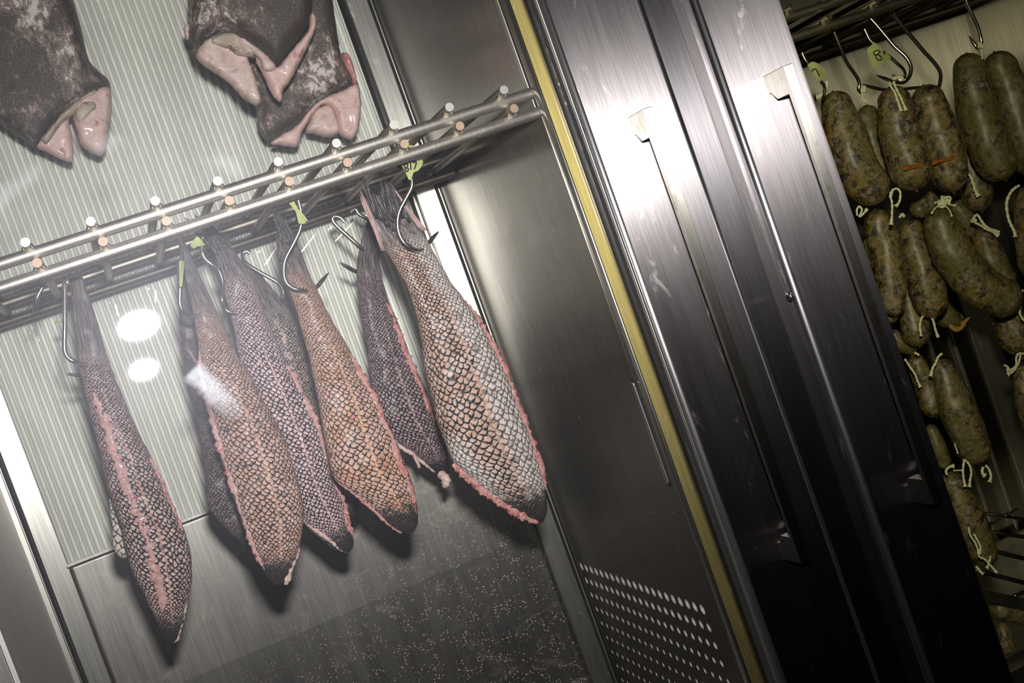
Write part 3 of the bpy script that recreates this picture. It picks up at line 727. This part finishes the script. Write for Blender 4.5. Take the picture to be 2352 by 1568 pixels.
pillow('flesh_flap', [(140,258),(156,262),(160,285),(165,310),(169,345),(166,373),(140,366),(104,348),(84,338),(96,315),(118,288)], 1.513, .010, .006, M['flesh_pink'], r, 14, 6, 2)
pillow('flesh_flap', [(165,240),(200,214),(235,200),(254,205),(256,250),(250,305),(237,355),(208,350),(184,331),(174,300),(166,268)], 1.510, .013, .006, M['flesh_pink'], r, 18, 6, 3)
pillow('fat_rim', [(95,322),(120,288),(145,258),(170,236),(205,212),(225,206),(215,222),(190,234),(172,262),(150,276),(128,302),(108,330)], 1.500, .008, .006, M['flesh_fat'], r, 9, 5, 4)
pillow('gill_pocket', [(172,258),(190,236),(215,232),(222,250),(205,262),(190,282),(178,280)], 1.497, .003, .003, M['flesh_fat'], r, 9, 5, 5)
r = hide_root((700,320), 1.525, 'large dark fish piece with pale open belly, behind the front one at top')
pillow('dark_skin', [(590,255),(593,293),(603,315),(622,326),(650,310),(682,290),(712,255),(746,229),(784,214),(822,196),(812,180),(792,150),(780,110),(772,60),(764,0),(755,-60),(720,-330),(560,-330),(540,-40),(545,100),(570,200)], 1.525, .026, .012, M['hide_c'], r, 36, 12, 6)
pillow('flesh_rim', [(622,326),(650,306),(682,286),(712,250),(746,224),(784,208),(822,194),(829,240),(825,285),(820,305),(808,321),(790,316),(776,302),(772,275),(762,248),(742,240),(722,258),(706,284),(694,305),(683,336),(662,337),(640,334),(625,333)], 1.505, .011, .008, M['flesh_pink'], r, 12, 6, 7)
pillow('flesh_block', [(722,252),(745,240),(764,246),(774,272),(781,306),(752,316),(722,309),(702,303),(708,278)], 1.515, .012, .006, M['flesh_pale'], r, 16, 6, 8)
pillow('side_flesh', [(784,122),(799,124),(811,148),(821,190),(812,194),(801,174),(789,148)], 1.510, .008, .008, M['flesh_red'], r, 8, 5, 9)
r = hide_root((600,200), 1.45, 'dark fish piece with pink V-shaped flaps, frontmost at top')
pillow('dark_skin', [(380,-330),(428,-60),(432,10),(434,60),(433,97),(446,130),(459,112),(482,90),(512,76),(540,82),(566,104),(596,122),(621,146),(636,158),(648,138),(670,109),(694,79),(712,48),(717,15),(712,-60),(660,-330)], 1.45, .030, .012, M['hide_b'], r, 44, 12, 10)
pillow('flesh_flap', [(447,128),(459,105),(482,86),(512,78),(545,84),(585,113),(588,132),(572,134),(577,152),(586,176),(593,202),(600,226),(597,239),(584,241),(560,228),(540,206),(520,186),(490,166),(462,147)], 1.432, .012, .006, M['flesh_pale'], r, 14, 6, 11)
pillow('fat_rim', [(486,88),(512,76),(545,80),(582,112),(586,128),(566,130),(548,128),(530,116),(505,106),(488,100)], 1.420, .006, .006, M['flesh_fat'], r, 8, 5, 12)
pillow('flesh_flap', [(588,122),(620,142),(636,154),(650,138),(676,106),(705,72),(711,36),(722,32),(726,60),(716,90),(701,120),(681,160),(665,190),(651,206),(649,226),(642,235),(625,218),(610,185),(598,160),(588,143)], 1.430, .011, .006, M['flesh_pink'], r, 13, 6, 13)
pillow('flesh_wedge', [(545,82),(560,88),(596,112),(622,134),(634,156),(620,164),(604,158),(594,134),(570,116),(550,100)], 1.418, .006, .006, M['flesh_pale'], r, 8, 5, 14)
pillow('flesh_scrap', [(421,66),(433,52),(437,70),(434,96),(426,84)], 1.455, .005, .005, M['flesh_pink'], r, 6, 4, 15)

# ------------------------------------------------------------------ hooks
def hook(pts, label, rpx=5.2, group='S-hooks on the racks', tip=3, top=None):
    P = [tuple(PY(u, v, y)) for u, v, y in pts]
    n = 7; Q = [Vector(p) for p in catmull(P, n)]
    m = len(Q); R0 = pxm(rpx, Q[0])
    rad = [R0]*m
    for i in range(n*tip if tip < len(pts)-1 else n):
        k = i/(n*1.0)
        if k < 1: rad[m-1-i] = R0*(.12+.88*min(1, k*1.0)**.8)
    rad[-1] = R0*.1
    if top:
        pass
    V, Fc = tube(Q, rad, 12)
    o = build('meat_hook', V, Fc, M['hook_steel'], base=Q[0]); tag(o, label, 'hook', group)
    return o
def over(u, v, y, side=1):
    """loop over a crossbar and down to the first visible point"""
    return [(u-14*side, v+16, y+.004), (u-13*side, v+2, y+.003), (u-5*side, v-8, y+.002), (u+4*side, v-6, y+.001)]
hook(over(933,362,1.235)+[(944,385,1.236),(945,407,1.238),(946,428,1.240),(934,453,1.242),(918,484,1.244),(913,512,1.246),(918,540,1.247),(931,560,1.247),(951,573,1.250),(968,574,1.262),(983,560,1.272),(994,546,1.278),(1008,531,1.284)], 'steel hook through the biggest fish tail, its point out at the right')
hook(over(676,452,1.235)+[(690,478,1.236),(693,500,1.238),(689,527,1.240),(675,558,1.242),(658,590,1.244),(652,614,1.245),(655,643,1.246),(670,660,1.246),(694,667,1.248),(712,668,1.262),(726,660,1.272),(740,644,1.278),(755,626,1.285)], 'steel hook through the orange-tan fish tail in the middle')
hook([(792,510,1.41),(782,500,1.41),(768,497,1.41),(764,506,1.41),(775,520,1.41),(800,543,1.41),(827,568,1.412),(848,592,1.425),(850,612,1.43),(838,626,1.428),(819,624,1.42),(798,613,1.412),(778,601,1.408)], 'steel hook through the slim blackish fish tail, point at the left', 5)
hook([(575,582,1.39),(566,577,1.39),(558,583,1.39),(559,597,1.388),(572,610,1.385),(600,627,1.382),(634,646,1.38),(647,661,1.378),(651,678,1.378),(647,693,1.382),(640,700,1.40)], 'steel hook bending right into the grey small-scaled fish tail', 4.6)
hook(over(407,532,1.235)+[(415,552,1.232),(418,590,1.226),(415,640,1.222),(413,680,1.222),(414,700,1.222),(422,717,1.224),(440,724,1.23),(460,722,1.245),(476,710,1.25),(488,696,1.252)], 'taped steel hook on the broad tan-pink fish tail', 5.2)
hook([(450,556,1.30),(455,548,1.30),(463,553,1.298),(464,577,1.296),(471,594,1.296),(486,607,1.296),(502,620,1.298),(512,650,1.30),(510,690,1.305),(520,712,1.30),(545,722,1.30)], 'steel hook behind the fin of the lilac-grey fish tail', 4.6)
hook([(156,650,1.285),(152,640,1.285),(147,645,1.284),(149,665,1.282),(149,740,1.278),(148,790,1.277),(150,810,1.277),(160,824,1.277),(176,831,1.28),(200,840,1.30),(205,852,1.315),(195,861,1.315),(178,861,1.31),(147,858,1.305)], 'steel hook through the leftmost fish tail', 5.4)
hook([(806,487,1.46),(816,480,1.46),(825,492,1.46),(843,503,1.46),(866,520,1.46)], 'short visible steel hook arm behind the slim blackish fish tail', 4.4)
hook([(98,640,1.27),(104,645,1.27),(97,660,1.27),(86,682,1.27),(82,700,1.272),(72,722,1.275)], 'empty steel hook at the left end of the lower rack', 5.0)
# hooks holding the dark pieces out of frame
for u, v, y, nm in ((20,-345,1.50,'left'),(640,-345,1.50,'right'),(520,-345,1.44,'front')):
    hook([(u+22,v-5,y),(u+18,v-30,y),(u,v-36,y),(u-8,v-10,y),(u-4,v+30,y),(u+12,v+48,y),(u+30,v+30,y)], 'steel hook above the %s dark fish piece' % nm, 5)

# ------------------------------------------------------------------ tape tags
def tag_poly(poly, Y, label, th=.0005, cup=.004, group='green tape tags', strokes=None, ink_r=.0007):
    P = catmull([tuple(p) for p in poly+[poly[0]]], 2)[:-1]
    cx = sum(p[0] for p in P)/len(P); cy = sum(p[1] for p in P)/len(P)
    w = max(abs(p[0]-cx) for p in P)
    def at(u, v, o=0): return PY(u, v, Y - cup*(1-((u-cx)/w)**2) + o)
    co = [Vector(p) for p in P]; n = len(P)
    V = [at(*p) for p in P]+[at(*p, th) for p in P]+[at(cx, cy), at(cx, cy, th)]
    Fc = [(2*n, i, (i+1) % n) for i in range(n)]+[(2*n+1, n+(i+1) % n, n+i) for i in range(n)]+[(i, n+i, n+(i+1) % n, (i+1) % n) for i in range(n)]
    o = build('tape_tag', V, Fc, M['tape'], smooth=False); tag(o, label, 'tape tag', group)
    if strokes:
        for s in strokes:
            q = [Vector(p) for p in catmull([tuple(at(u, v, -.0006)) for u, v in s], 5)]
            build('handwriting', *tube(q, ink_r, 6), M['ink'], o)
    return o
tag_poly([(921,377),(940,370),(969,366),(970,378),(960,392),(950,396),(944,412),(938,411),(931,394)], 1.232, 'green tape tag with black writing on the hook of the biggest fish tail',
    strokes=[[(928,378),(932,392)],[(928,378),(936,377),(935,384),(930,385),(938,387),(936,393),(932,393)],[(943,374),(944,390)],[(948,374),(956,372),(952,388)]])
tag_poly([(659,462),(672,456),(683,478),(690,484),(707,506),(700,508),(703,512),(686,513),(680,487)], 1.232, 'green tape tag on the hook of the orange-tan fish tail')
tag_poly([(437,564),(452,542),(466,556),(470,563),(452,566),(446,571)], 1.225, 'green tape scrap under the lower tube above the lilac-grey fish tail')
tag_poly([(411,600),(423,600),(421,630),(418,657),(411,657),(412,630)], 1.214, 'thin green tape strip wrapped on the hook of the broad tan-pink fish tail')
tag_poly([(124,739),(138,735),(139,742),(134,746)], 1.40, 'tiny green tape scrap low behind the leftmost hook')
tag_poly([(935,335),(945,333),(951,336),(942,339)], 1.215, 'tiny green tape edge poking above the lower tube')

# ------------------------------------------------------------------ sausages
def sausage(pts, Y, label, mat=0, k0=1.0, k1=1.0, group='mottled sausages in the right cabinet', dy=0.0):
    """pts: (px, py, radius px) down the middle; rounded ends with a small tied nipple"""
    P = catmull([tuple(p) for p in pts], 8)
    m = len(P); C, Rd = [], []
    for i, (u, v, r_) in enumerate(P):
        y = Y + dy*(i/(m-1)-.5); p = PY(u, v, y); C.append(p); Rd.append(pxm(r_, p))
    L = [0.0]
    for i in range(1, m): L.append(L[-1]+(C[i]-C[i-1]).length)
    tot = L[-1]; V = []; sides = 28
    dir0 = (C[0]-C[1]).normalized(); dir1 = (C[-1]-C[-2]).normalized()
    pts3, rad = [], []
    # caps extend beyond the first and last centre points
    for q in range(9, 0, -1):
        a = math.pi/2*q/9.4; pts3.append(C[0]+dir0*Rd[0]*math.sin(a)*k0); rad.append(Rd[0]*math.cos(a))
    pts3.insert(0, C[0]+dir0*Rd[0]*1.07*k0); rad.insert(0, Rd[0]*.05)
    pts3 += C; rad += Rd
    for q in range(1, 10):
        a = math.pi/2*q/9.4; pts3.append(C[-1]+dir1*Rd[-1]*math.sin(a)*k1); rad.append(Rd[-1]*math.cos(a))
    pts3.append(C[-1]+dir1*Rd[-1]*1.10*k1); rad.append(Rd[-1]*.07)
    V, Fc = tube(pts3, rad, sides)
    V = [v + (v-pts3[i//sides])*(.10*noise.noise(v*42)+.05*noise.noise(v*120)) for i, v in enumerate(V)]
    z = min(v.z for v in V); b = min(V, key=lambda v: v.z)
    r = root('sausage', Vector((b.x, Y, z)), label, 'sausage', group)
    build('casing', V, Fc, SM[mat], r)
    return r
SA = {}
def sg(key, *a, **k): SA[key] = sausage(*a, **k)
g1 = 'top row'
sg('a', [(1922,245,36),(1935,290,45),(1952,350,50),(1975,400,51),(1996,425,48)], 1.31, 'fat brown sausage at upper left of the bunch, against the door edge', 0)
sg('b', [(1994,265,24),(2000,310,28),(2018,360,28),(2034,395,26)], 1.37, 'thin olive sausage tucked between the first two fat ones of the top row', 1)
sg('c', [(2055,235,38),(2062,285,44),(2078,340,50),(2092,388,50)], 1.285, 'fat mottled sausage under the numbered 8 tag, left of the hooked pair', 2)
sg('d', [(2132,232,38),(2148,285,46),(2168,340,48),(2180,392,43)], 1.29, 'fat rusty sausage, right one of the hooked pair', 0, k1=1.15)
sg('e', [(2226,158,36),(2238,225,44),(2262,305,48),(2290,368,48)], 1.33, 'long olive sausage hanging at upper right, left of its pair', 1)
sg('f', [(2297,155,38),(2322,220,44),(2348,300,46),(2372,360,46)], 1.335, 'long olive sausage at upper right edge of the frame, right of its pair', 1)
sg('g', [(2218,365,26),(2235,405,32),(2245,442,36)], 1.41, 'small grey sausage behind the rusty one, with a short string', 2, k1=1.2)
sg('h', [(2258,550,26),(2272,590,36),(2292,640,38)], 1.40, 'mottled sausage hanging from a white bow knot behind the long slanting one', 2)
sg('i', [(2158,515,36),(2178,560,45),(2212,615,49),(2258,662,48),(2300,682,46)], 1.28, 'long olive-brown sausage slanting right across the middle row', 1)
sg('j', [(2092,530,28),(2108,590,37),(2126,650,41),(2138,692,38)], 1.35, 'dark shiny sausage in the middle row, left of the slanting one', 2)
sg('k', [(2018,512,32),(2034,575,38),(2046,640,35),(2052,700,26)], 1.33, 'brown sausage in the middle row beside the door edge', 0)
sg('l', [(1998,560,16),(2018,620,20),(2034,680,20),(2046,725,16)], 1.36, 'narrow olive sausage half hidden by the door in the middle row', 1)
sg('m', [(2082,665,22),(2092,715,30),(2104,762,34)], 1.40, 'grey-green sausage below the dark shiny one, a string draped on it', 2)
sg('n', [(2166,850,26),(2184,900,38),(2210,965,43),(2236,1030,38)], 1.33, 'large dark green sausage hanging low beside the steel channel', 1)
sg('o', [(2104,832,20),(2124,880,26),(2142,930,28)], 1.36, 'small sausage with a pale string along the door edge, third row', 2)
sg('p', [(2140,990,16),(2154,1030,20),(2168,1060,18)], 1.39, 'dim small sausage low by the door edge, behind the large green one', 1)
sg('q', [(2188,1112,30),(2210,1165,38),(2236,1222,40),(2256,1268,34)], 1.34, 'lowest hanging dark sausage, under two white string ends', 2)
sg('r', [(2316,735,36),(2334,775,40),(2350,796,30)], 1.36, 'brown sausage at the right edge under the slanting one', 0)
sg('s', [(2352,858,26),(2362,920,30),(2374,975,28)], 1.36, 'sausage at right edge beside a curled string', 1)
sg('t', [(2364,462,36),(2374,530,44),(2384,600,44)], 1.34, 'dark sausage cut off by the right edge of the frame, by the hanging string', 0)
sg('u', [(2112,480,22),(2142,462,26),(2170,446,22)], 1.42, 'dark sausage lying crosswise behind the hooked pair', 2)
sg('v', [(2150,700,24),(2172,725,26),(2195,735,20)], 1.43, 'dark sausage end with dried casing, behind the middle row', 1)
sg('w', [(2196,470,18),(2215,500,22),(2228,530,16)], 1.44, 'small dark sausage behind the rusty knot', 1)
sg('x', [(2055,770,14),(2070,790,18),(2090,800,16)], 1.43, 'dim sausage end low behind the door edge', 1)
sg('y', [(2296,1398,26),(2330,1404,28),(2375,1412,30)], 1.36, 'yellow-green sausage lying on the bottom tray', 1, group='sausages on the bottom tray')
sg('z', [(2302,1442,14),(2308,1462,20),(2312,1478,18)], 1.35, 'small rough sausage end at the left of the tray', 2, group='sausages on the bottom tray')
build('dried_casing', *tube([Vector(p) for p in catmull([tuple(PY(u, v, 1.40)) for u, v in [(2181,746),(2195,755),(2208,752),(2218,738),(2229,728)]], 4)], [.001,.0025,.0035,.003,.0035,.003,.003,.0025,.003,.0025,.003,.0025,.002,.002,.0015,.001,.0005], 8, flat=.4, lump=.8), M['casing'], SA['v'], label='dried orange casing end')
M['rust'] = plain('rusty_band', (.34,.11,.02), .6, bumpn=300, var=.4)
for key, q in (('c', [(2074,388),(2090,384),(2108,382),(2122,379)]), ('d', [(2142,374),(2160,370),(2180,364),(2196,357)])):
    build('rusty_band', *tube([Vector(p) for p in catmull([tuple(PY(u, v, 1.2625 if key == 'c' else 1.2685)) for u, v in q], 6)], [.0008]+[.0022]*17+[.0008], 10, flat=.5, lump=.7), M['rust'], SA[key], label='rusty orange band across the sausage')
def twine(key, pts, Y, r=2.9, fray=True):
    P = [Vector(p) for p in catmull([tuple(PY(u, v, Y)) for u, v in pts], 6)]
    R0 = pxm(r, P[0]); m = len(P)
    rad = [R0*(1+.18*math.sin(i*1.9)) for i in range(m)]
    if fray and m > 8:
        for i in range(m-5, m): rad[i] *= 1+.22*(i-(m-5))
    build('tie_string', *tube(P, rad, 9, flat=.8, lump=.35, seed=len(pts)), M['string'], SA[key])
def knot(key, u, v, Y, r=7, n=26, seed=1):
    rnd = random.Random(seed); P = []
    for i in range(n):
        a = i*1.15; P.append(tuple(PY(u+r*math.cos(a)*(.7+.4*rnd.random()), v+r*.9*math.sin(a*1.3)*(.7+.4*rnd.random()), Y+.0025*math.sin(i*2.1))))
    Q = [Vector(p) for p in catmull(P, 3)]
    build('knot', *tube(Q, pxm(2.5, Q[0]), 7, lump=.3), M['string'], SA[key])
twine('c', [(2043,188),(2046,198),(2055,212),(2062,232),(2070,255)], 1.262); twine('c', [(2052,186),(2058,202),(2068,222),(2075,238),(2081,253)], 1.262)
twine('c', [(2043,190),(2054,180),(2068,178),(2078,184)], 1.268, 4, False)
knot('b', 1980, 205, 1.33, 8, seed=2); twine('b', [(1972,196),(1980,214),(1982,228),(1990,232)], 1.325)
knot('e', 2254, 104, 1.31, 7, seed=3); twine('e', [(2253,112),(2256,125),(2256,136)], 1.312, 2, False)
twine('a', [(1899,186),(1898,204),(1890,214),(1880,222),(1874,224)], 1.29, 4.2)
twine('a', [(2047,452),(2050,438),(2060,433),(2068,442),(2066,462),(2057,474)], 1.255); twine('a', [(2052,434),(2045,448),(2049,466),(2049,490),(2047,516)], 1.255)
knot('i', 2163, 468, 1.262, 9, seed=5); knot('i', 2172, 460, 1.262, 11, 16, seed=6)
for q in ([(2163,470),(2150,476),(2139,491)], [(2168,468),(2180,482),(2187,497)], [(2170,466),(2184,470),(2194,472)], [(2160,462),(2152,464),(2146,466)]): twine('i', q, 1.258, 1.6)
twine('g', [(2220,398),(2229,404),(2236,424),(2240,438),(2247,450)], 1.375, 3.6)
twine('h', [(2236,512),(2238,498),(2246,494),(2256,510),(2268,522),(2294,534)], 1.372, 3.2); twine('h', [(2240,512),(2252,517),(2266,526),(2280,532),(2292,540)], 1.370, 3.2); twine('h', [(2230,506),(2238,508),(2242,504)], 1.370, 3.4, False)
twine('t', [(2341,426),(2328,434),(2318,448),(2312,468),(2315,496),(2322,516),(2330,532),(2332,544)], 1.31, 3.6)
twine('k', [(1969,495),(1968,482),(1974,474),(1980,482),(1974,497),(1982,492),(1992,480)], 1.30, 2.6)
twine('j', [(2066,500),(2072,491),(2077,498)], 1.33, 3.4, False)
twine('m', [(2116,772),(2113,750),(2117,730),(2130,723),(2142,733),(2148,755),(2155,774)], 1.355, 2.9)
twine('r', [(2350,668),(2339,668),(2338,682),(2344,696),(2342,716),(2347,730),(2354,734)], 1.31, 3.0)
twine('n', [(2164,812),(2156,818),(2150,832),(2142,846),(2138,864)], 1.30, 3.0)
twine('o', [(2078,824),(2090,842),(2102,860),(2108,876),(2114,888)], 1.33, 2.6); twine('o', [(2100,810),(2106,812),(2111,815)], 1.33, 3.0, False)
twine('n', [(2192,1018),(2196,1028),(2200,1042)], 1.30, 1.8, False)
twine('q', [(2215,1054),(2212,1075),(2213,1096),(2217,1117)], 1.30, 2.8); twine('q', [(2216,1056),(2226,1066),(2231,1084),(2228,1104),(2227,1118)], 1.30, 2.8)
twine('q', [(2175,1090),(2173,1080),(2181,1072),(2190,1070)], 1.30, 3.0); twine('q', [(2190,1080),(2204,1080),(2212,1080)], 1.30, 1.8, False)
twine('q', [(2264,1068),(2272,1078),(2276,1092),(2273,1107)], 1.30, 3.0); twine('q', [(2258,1072),(2256,1084),(2262,1092)], 1.30, 3.6)
twine('s', [(2352,812),(2340,812),(2334,822),(2334,838),(2324,848),(2312,850)], 1.33, 2.8); twine('s', [(2344,814),(2340,832),(2330,850),(2314,860)], 1.33, 2.8); twine('s', [(2306,838),(2314,842),(2318,850)], 1.33, 2.6)
twine('q', [(2225,1210),(2228,1228),(2240,1246),(2246,1262),(2249,1277),(2262,1284),(2275,1298),(2290,1315)], 1.295, 2.6); twine('q', [(2237,1226),(2246,1242),(2252,1256),(2250,1272)], 1.294, 2.6)
twine('q', [(2275,1276),(2272,1292),(2266,1305)], 1.295, 2.4); twine('q', [(2242,1301),(2250,1310),(2258,1318)], 1.295, 3.6, False)
HG = 'S-hooks on the racks'
hook([(1896,60,1.29),(1902,48,1.29),(1908,56,1.29),(1920,84,1.292),(1932,114,1.295),(1945,143,1.30),(1960,165,1.305),(1970,180,1.308),(1974,194,1.31),(1972,206,1.312),(1978,216,1.315)], 'steel hook above the thin olive sausage', 4.2)
hook([(1975,32,1.28),(1982,22,1.28),(1991,33,1.28),(2012,56,1.278),(2034,82,1.276),(2055,107,1.274),(2080,130,1.27),(2092,153,1.268),(2089,175,1.268),(2075,189,1.268),(2055,188,1.268),(2034,181,1.266),(2012,172,1.264)], 'steel hook carrying the pair under the 8 tag, point to the left', 4.4)
hook([(2030,20,1.32),(2038,10,1.32),(2046,25,1.32),(2068,54,1.322),(2095,86,1.324),(2122,118,1.326),(2149,148,1.328),(2160,168,1.33),(2160,186,1.335),(2156,200,1.34),(2148,206,1.345)], 'bright steel hook arm between the two top pairs', 4.6)
hook([(2200,-30,1.30),(2208,-36,1.30),(2216,-20,1.30),(2220,4,1.302),(2234,36,1.304),(2246,62,1.306),(2252,84,1.308),(2254,102,1.31),(2246,110,1.318),(2236,98,1.32),(2225,81,1.318)], 'steel hook at the top right above the long olive pair', 4.4)
hook([(1985,66,1.262),(1990,76,1.262),(1997,90,1.262),(2012,106,1.261),(2030,120,1.26),(2048,134,1.26),(2062,147,1.26),(2075,160,1.262),(2078,174,1.266),(2070,184,1.27),(2058,178,1.272),(2046,168,1.272)], 'steel hook wrapped with the 8 tag', 4.0)
hook([(1842,120,1.25),(1846,130,1.25),(1853,142,1.25),(1868,158,1.25),(1884,184,1.25),(1894,200,1.252),(1892,220,1.256),(1885,236,1.262)], 'steel hook wrapped with the 7 tag beside the door edge', 3.6)
hook([(2120,200,1.34),(2080,204,1.34),(2050,208,1.338),(2019,204,1.335),(1998,199,1.333),(1979,193,1.332)], 'hook point poking left from behind the hooked pair', 3.8)
tag_poly([(2009,97),(2028,113),(2046,131),(2041,140),(2031,147),(2024,150),(2008,155),(1999,136),(1991,116),(1998,107)], 1.254, 'green tape tag with a handwritten 8 on the hook over the top pair',
    strokes=[[(2006,121),(2010,117),(2018,116),(2021,120),(2014,125),(2009,126),(2006,122)],[(2014,125),(2012,132),(2016,137),(2023,138),(2025,133),(2021,128),(2014,125)],[(2028,121),(2031,117),(2033,122),(2030,125)]], ink_r=.0006)
tag_poly([(1854,150),(1862,143),(1870,142),(1882,148),(1892,158),(1900,170),(1892,178),(1884,188),(1874,178),(1865,164)], 1.243, 'green tape tag with a handwritten 7 beside the door edge',
    strokes=[[(1865,164),(1869,159),(1874,159),(1877,164),(1880,170),(1883,175)]], ink_r=.0007)

# bottom wire shelf and tray of the right cabinet
sh = root('wire_shelf', Vector((1.02, 1.45, PY(2300,1360,1.40).z)), 'dark wire shelf low in the right cabinet above the tray', 'shelf')
def rod(parent, nm, a, b, ya, yb_, r, mat): build(nm, *tube([PY(a[0], a[1], ya), PY(b[0], b[1], yb_)], pxm(r, PY(a[0], a[1], ya)), 10), mat, parent)
M['wire'] = plain('dark_wire', (.03,.03,.03), .35, .6)
rod(sh, 'wire', (2262,1178), (2400,1199), 1.50, 1.50, 4, M['wire'])
rod(sh, 'wire', (2262,1219), (2400,1240), 1.46, 1.46, 5, M['wire'])
rod(sh, 'wire', (2250,1257), (2400,1294), 1.42, 1.42, 5.5, M['wire'])
rod(sh, 'wire', (2235,1308), (2400,1350), 1.38, 1.38, 5.5, M['wire'])
rod(sh, 'wire', (2269,1205), (2296,1192), 1.40, 1.44, 4.5, M['hook_steel'])
rod(sh, 'wire', (2308,1184), (2336,1170), 1.46, 1.50, 4.5, M['hook_steel'])
rod(sh, 'wire', (2330,1368), (2400,1340), 1.36, 1.42, 5, M['hook_steel'])
A, B = PY(2255,1366,1.34), PY(2420,1402,1.34)
build('shelf_rail', [A+Vector((0,0,.008)), B+Vector((0,0,.008)), B-Vector((0,0,.008)), A-Vector((0,0,.008))]+[q+Vector((0,.006,0)) for q in (A+Vector((0,0,.008)), B+Vector((0,0,.008)), B-Vector((0,0,.008)), A-Vector((0,0,.008)))], [(0,1,2,3),(7,6,5,4),(0,4,5,1),(2,6,7,3),(1,5,6,2),(3,7,4,0)], M['steel_flange'], sh, smooth=False)
ty = PY(2340, 1500, 1.30)
tr = root('drip_tray', Vector((1.0, 1.40, ty.z-.03)), 'pale steel tray at the bottom right holding sausages', 'tray')
zt = ty.z-CZ
build('tray_base', *box(X2L+.02, X2R-.01, 1.30, 1.63, zt-.012, zt-.008), M['slot_steel'], tr, smooth=False)
bevel(build('tray_rim', *join(box(X2L+.02, X2R-.01, 1.294, 1.302, zt-.016, zt+.006), box(X2L+.02, X2R-.01, 1.628, 1.634, zt-.016, zt+.006)), M['slot_steel'], tr, smooth=False), .002, 3)
bevel(build('runner', *box(X2L+.002, X2R-.002, 1.286, 1.293, zt-.04, zt-.008), M['steel_flange'], tr, smooth=False), .001, 2)

# ------------------------------------------------------------------ camera and light
cam = bpy.data.cameras.new('camera'); co = bpy.data.objects.new('camera', cam); COL.objects.link(co)
cam.sensor_width = 36; cam.lens = F/2352*36; cam.clip_start = .02
ex = Vector((R[0][0], R[0][2], -R[0][1])); ey = Vector((R[1][0], R[1][2], -R[1][1])); ez = Vector((R[2][0], R[2][2], -R[2][1]))
mx = Matrix((ex, -ey, -ez)).transposed().to_4x4(); mx.translation = O
co.matrix_world = mx; S.camera = co
# flash head mounted above the camera
l = bpy.data.lights.new('camera_flash', 'AREA'); l.shape = 'ELLIPSE'; l.size = .062; l.size_y = .040; l.energy = 4.5; l.color = (1, .985, .97); l.spread = math.radians(80)
lo = bpy.data.objects.new('camera_flash', l); COL.objects.link(lo)
lm = mx.copy(); lm.translation = O - ey*.128 + ex*.012
tgt = PY(930, 640, 1.4); q = (tgt-lm.translation).to_track_quat('-Z', 'Y').to_matrix().to_4x4(); q.translation = lm.translation
lo.matrix_world = q
w = bpy.data.worlds.new('world'); S.world = w; w.use_nodes = True
bg = w.node_tree.nodes['Background']; bg.inputs[0].default_value = (.95,.95,1,1); bg.inputs[1].default_value = .009
S.view_settings.view_transform = 'Standard'; S.view_settings.look = 'None'; S.view_settings.gamma = 1
S.view_settings.use_curve_mapping = False; S.view_settings.exposure = 0.0
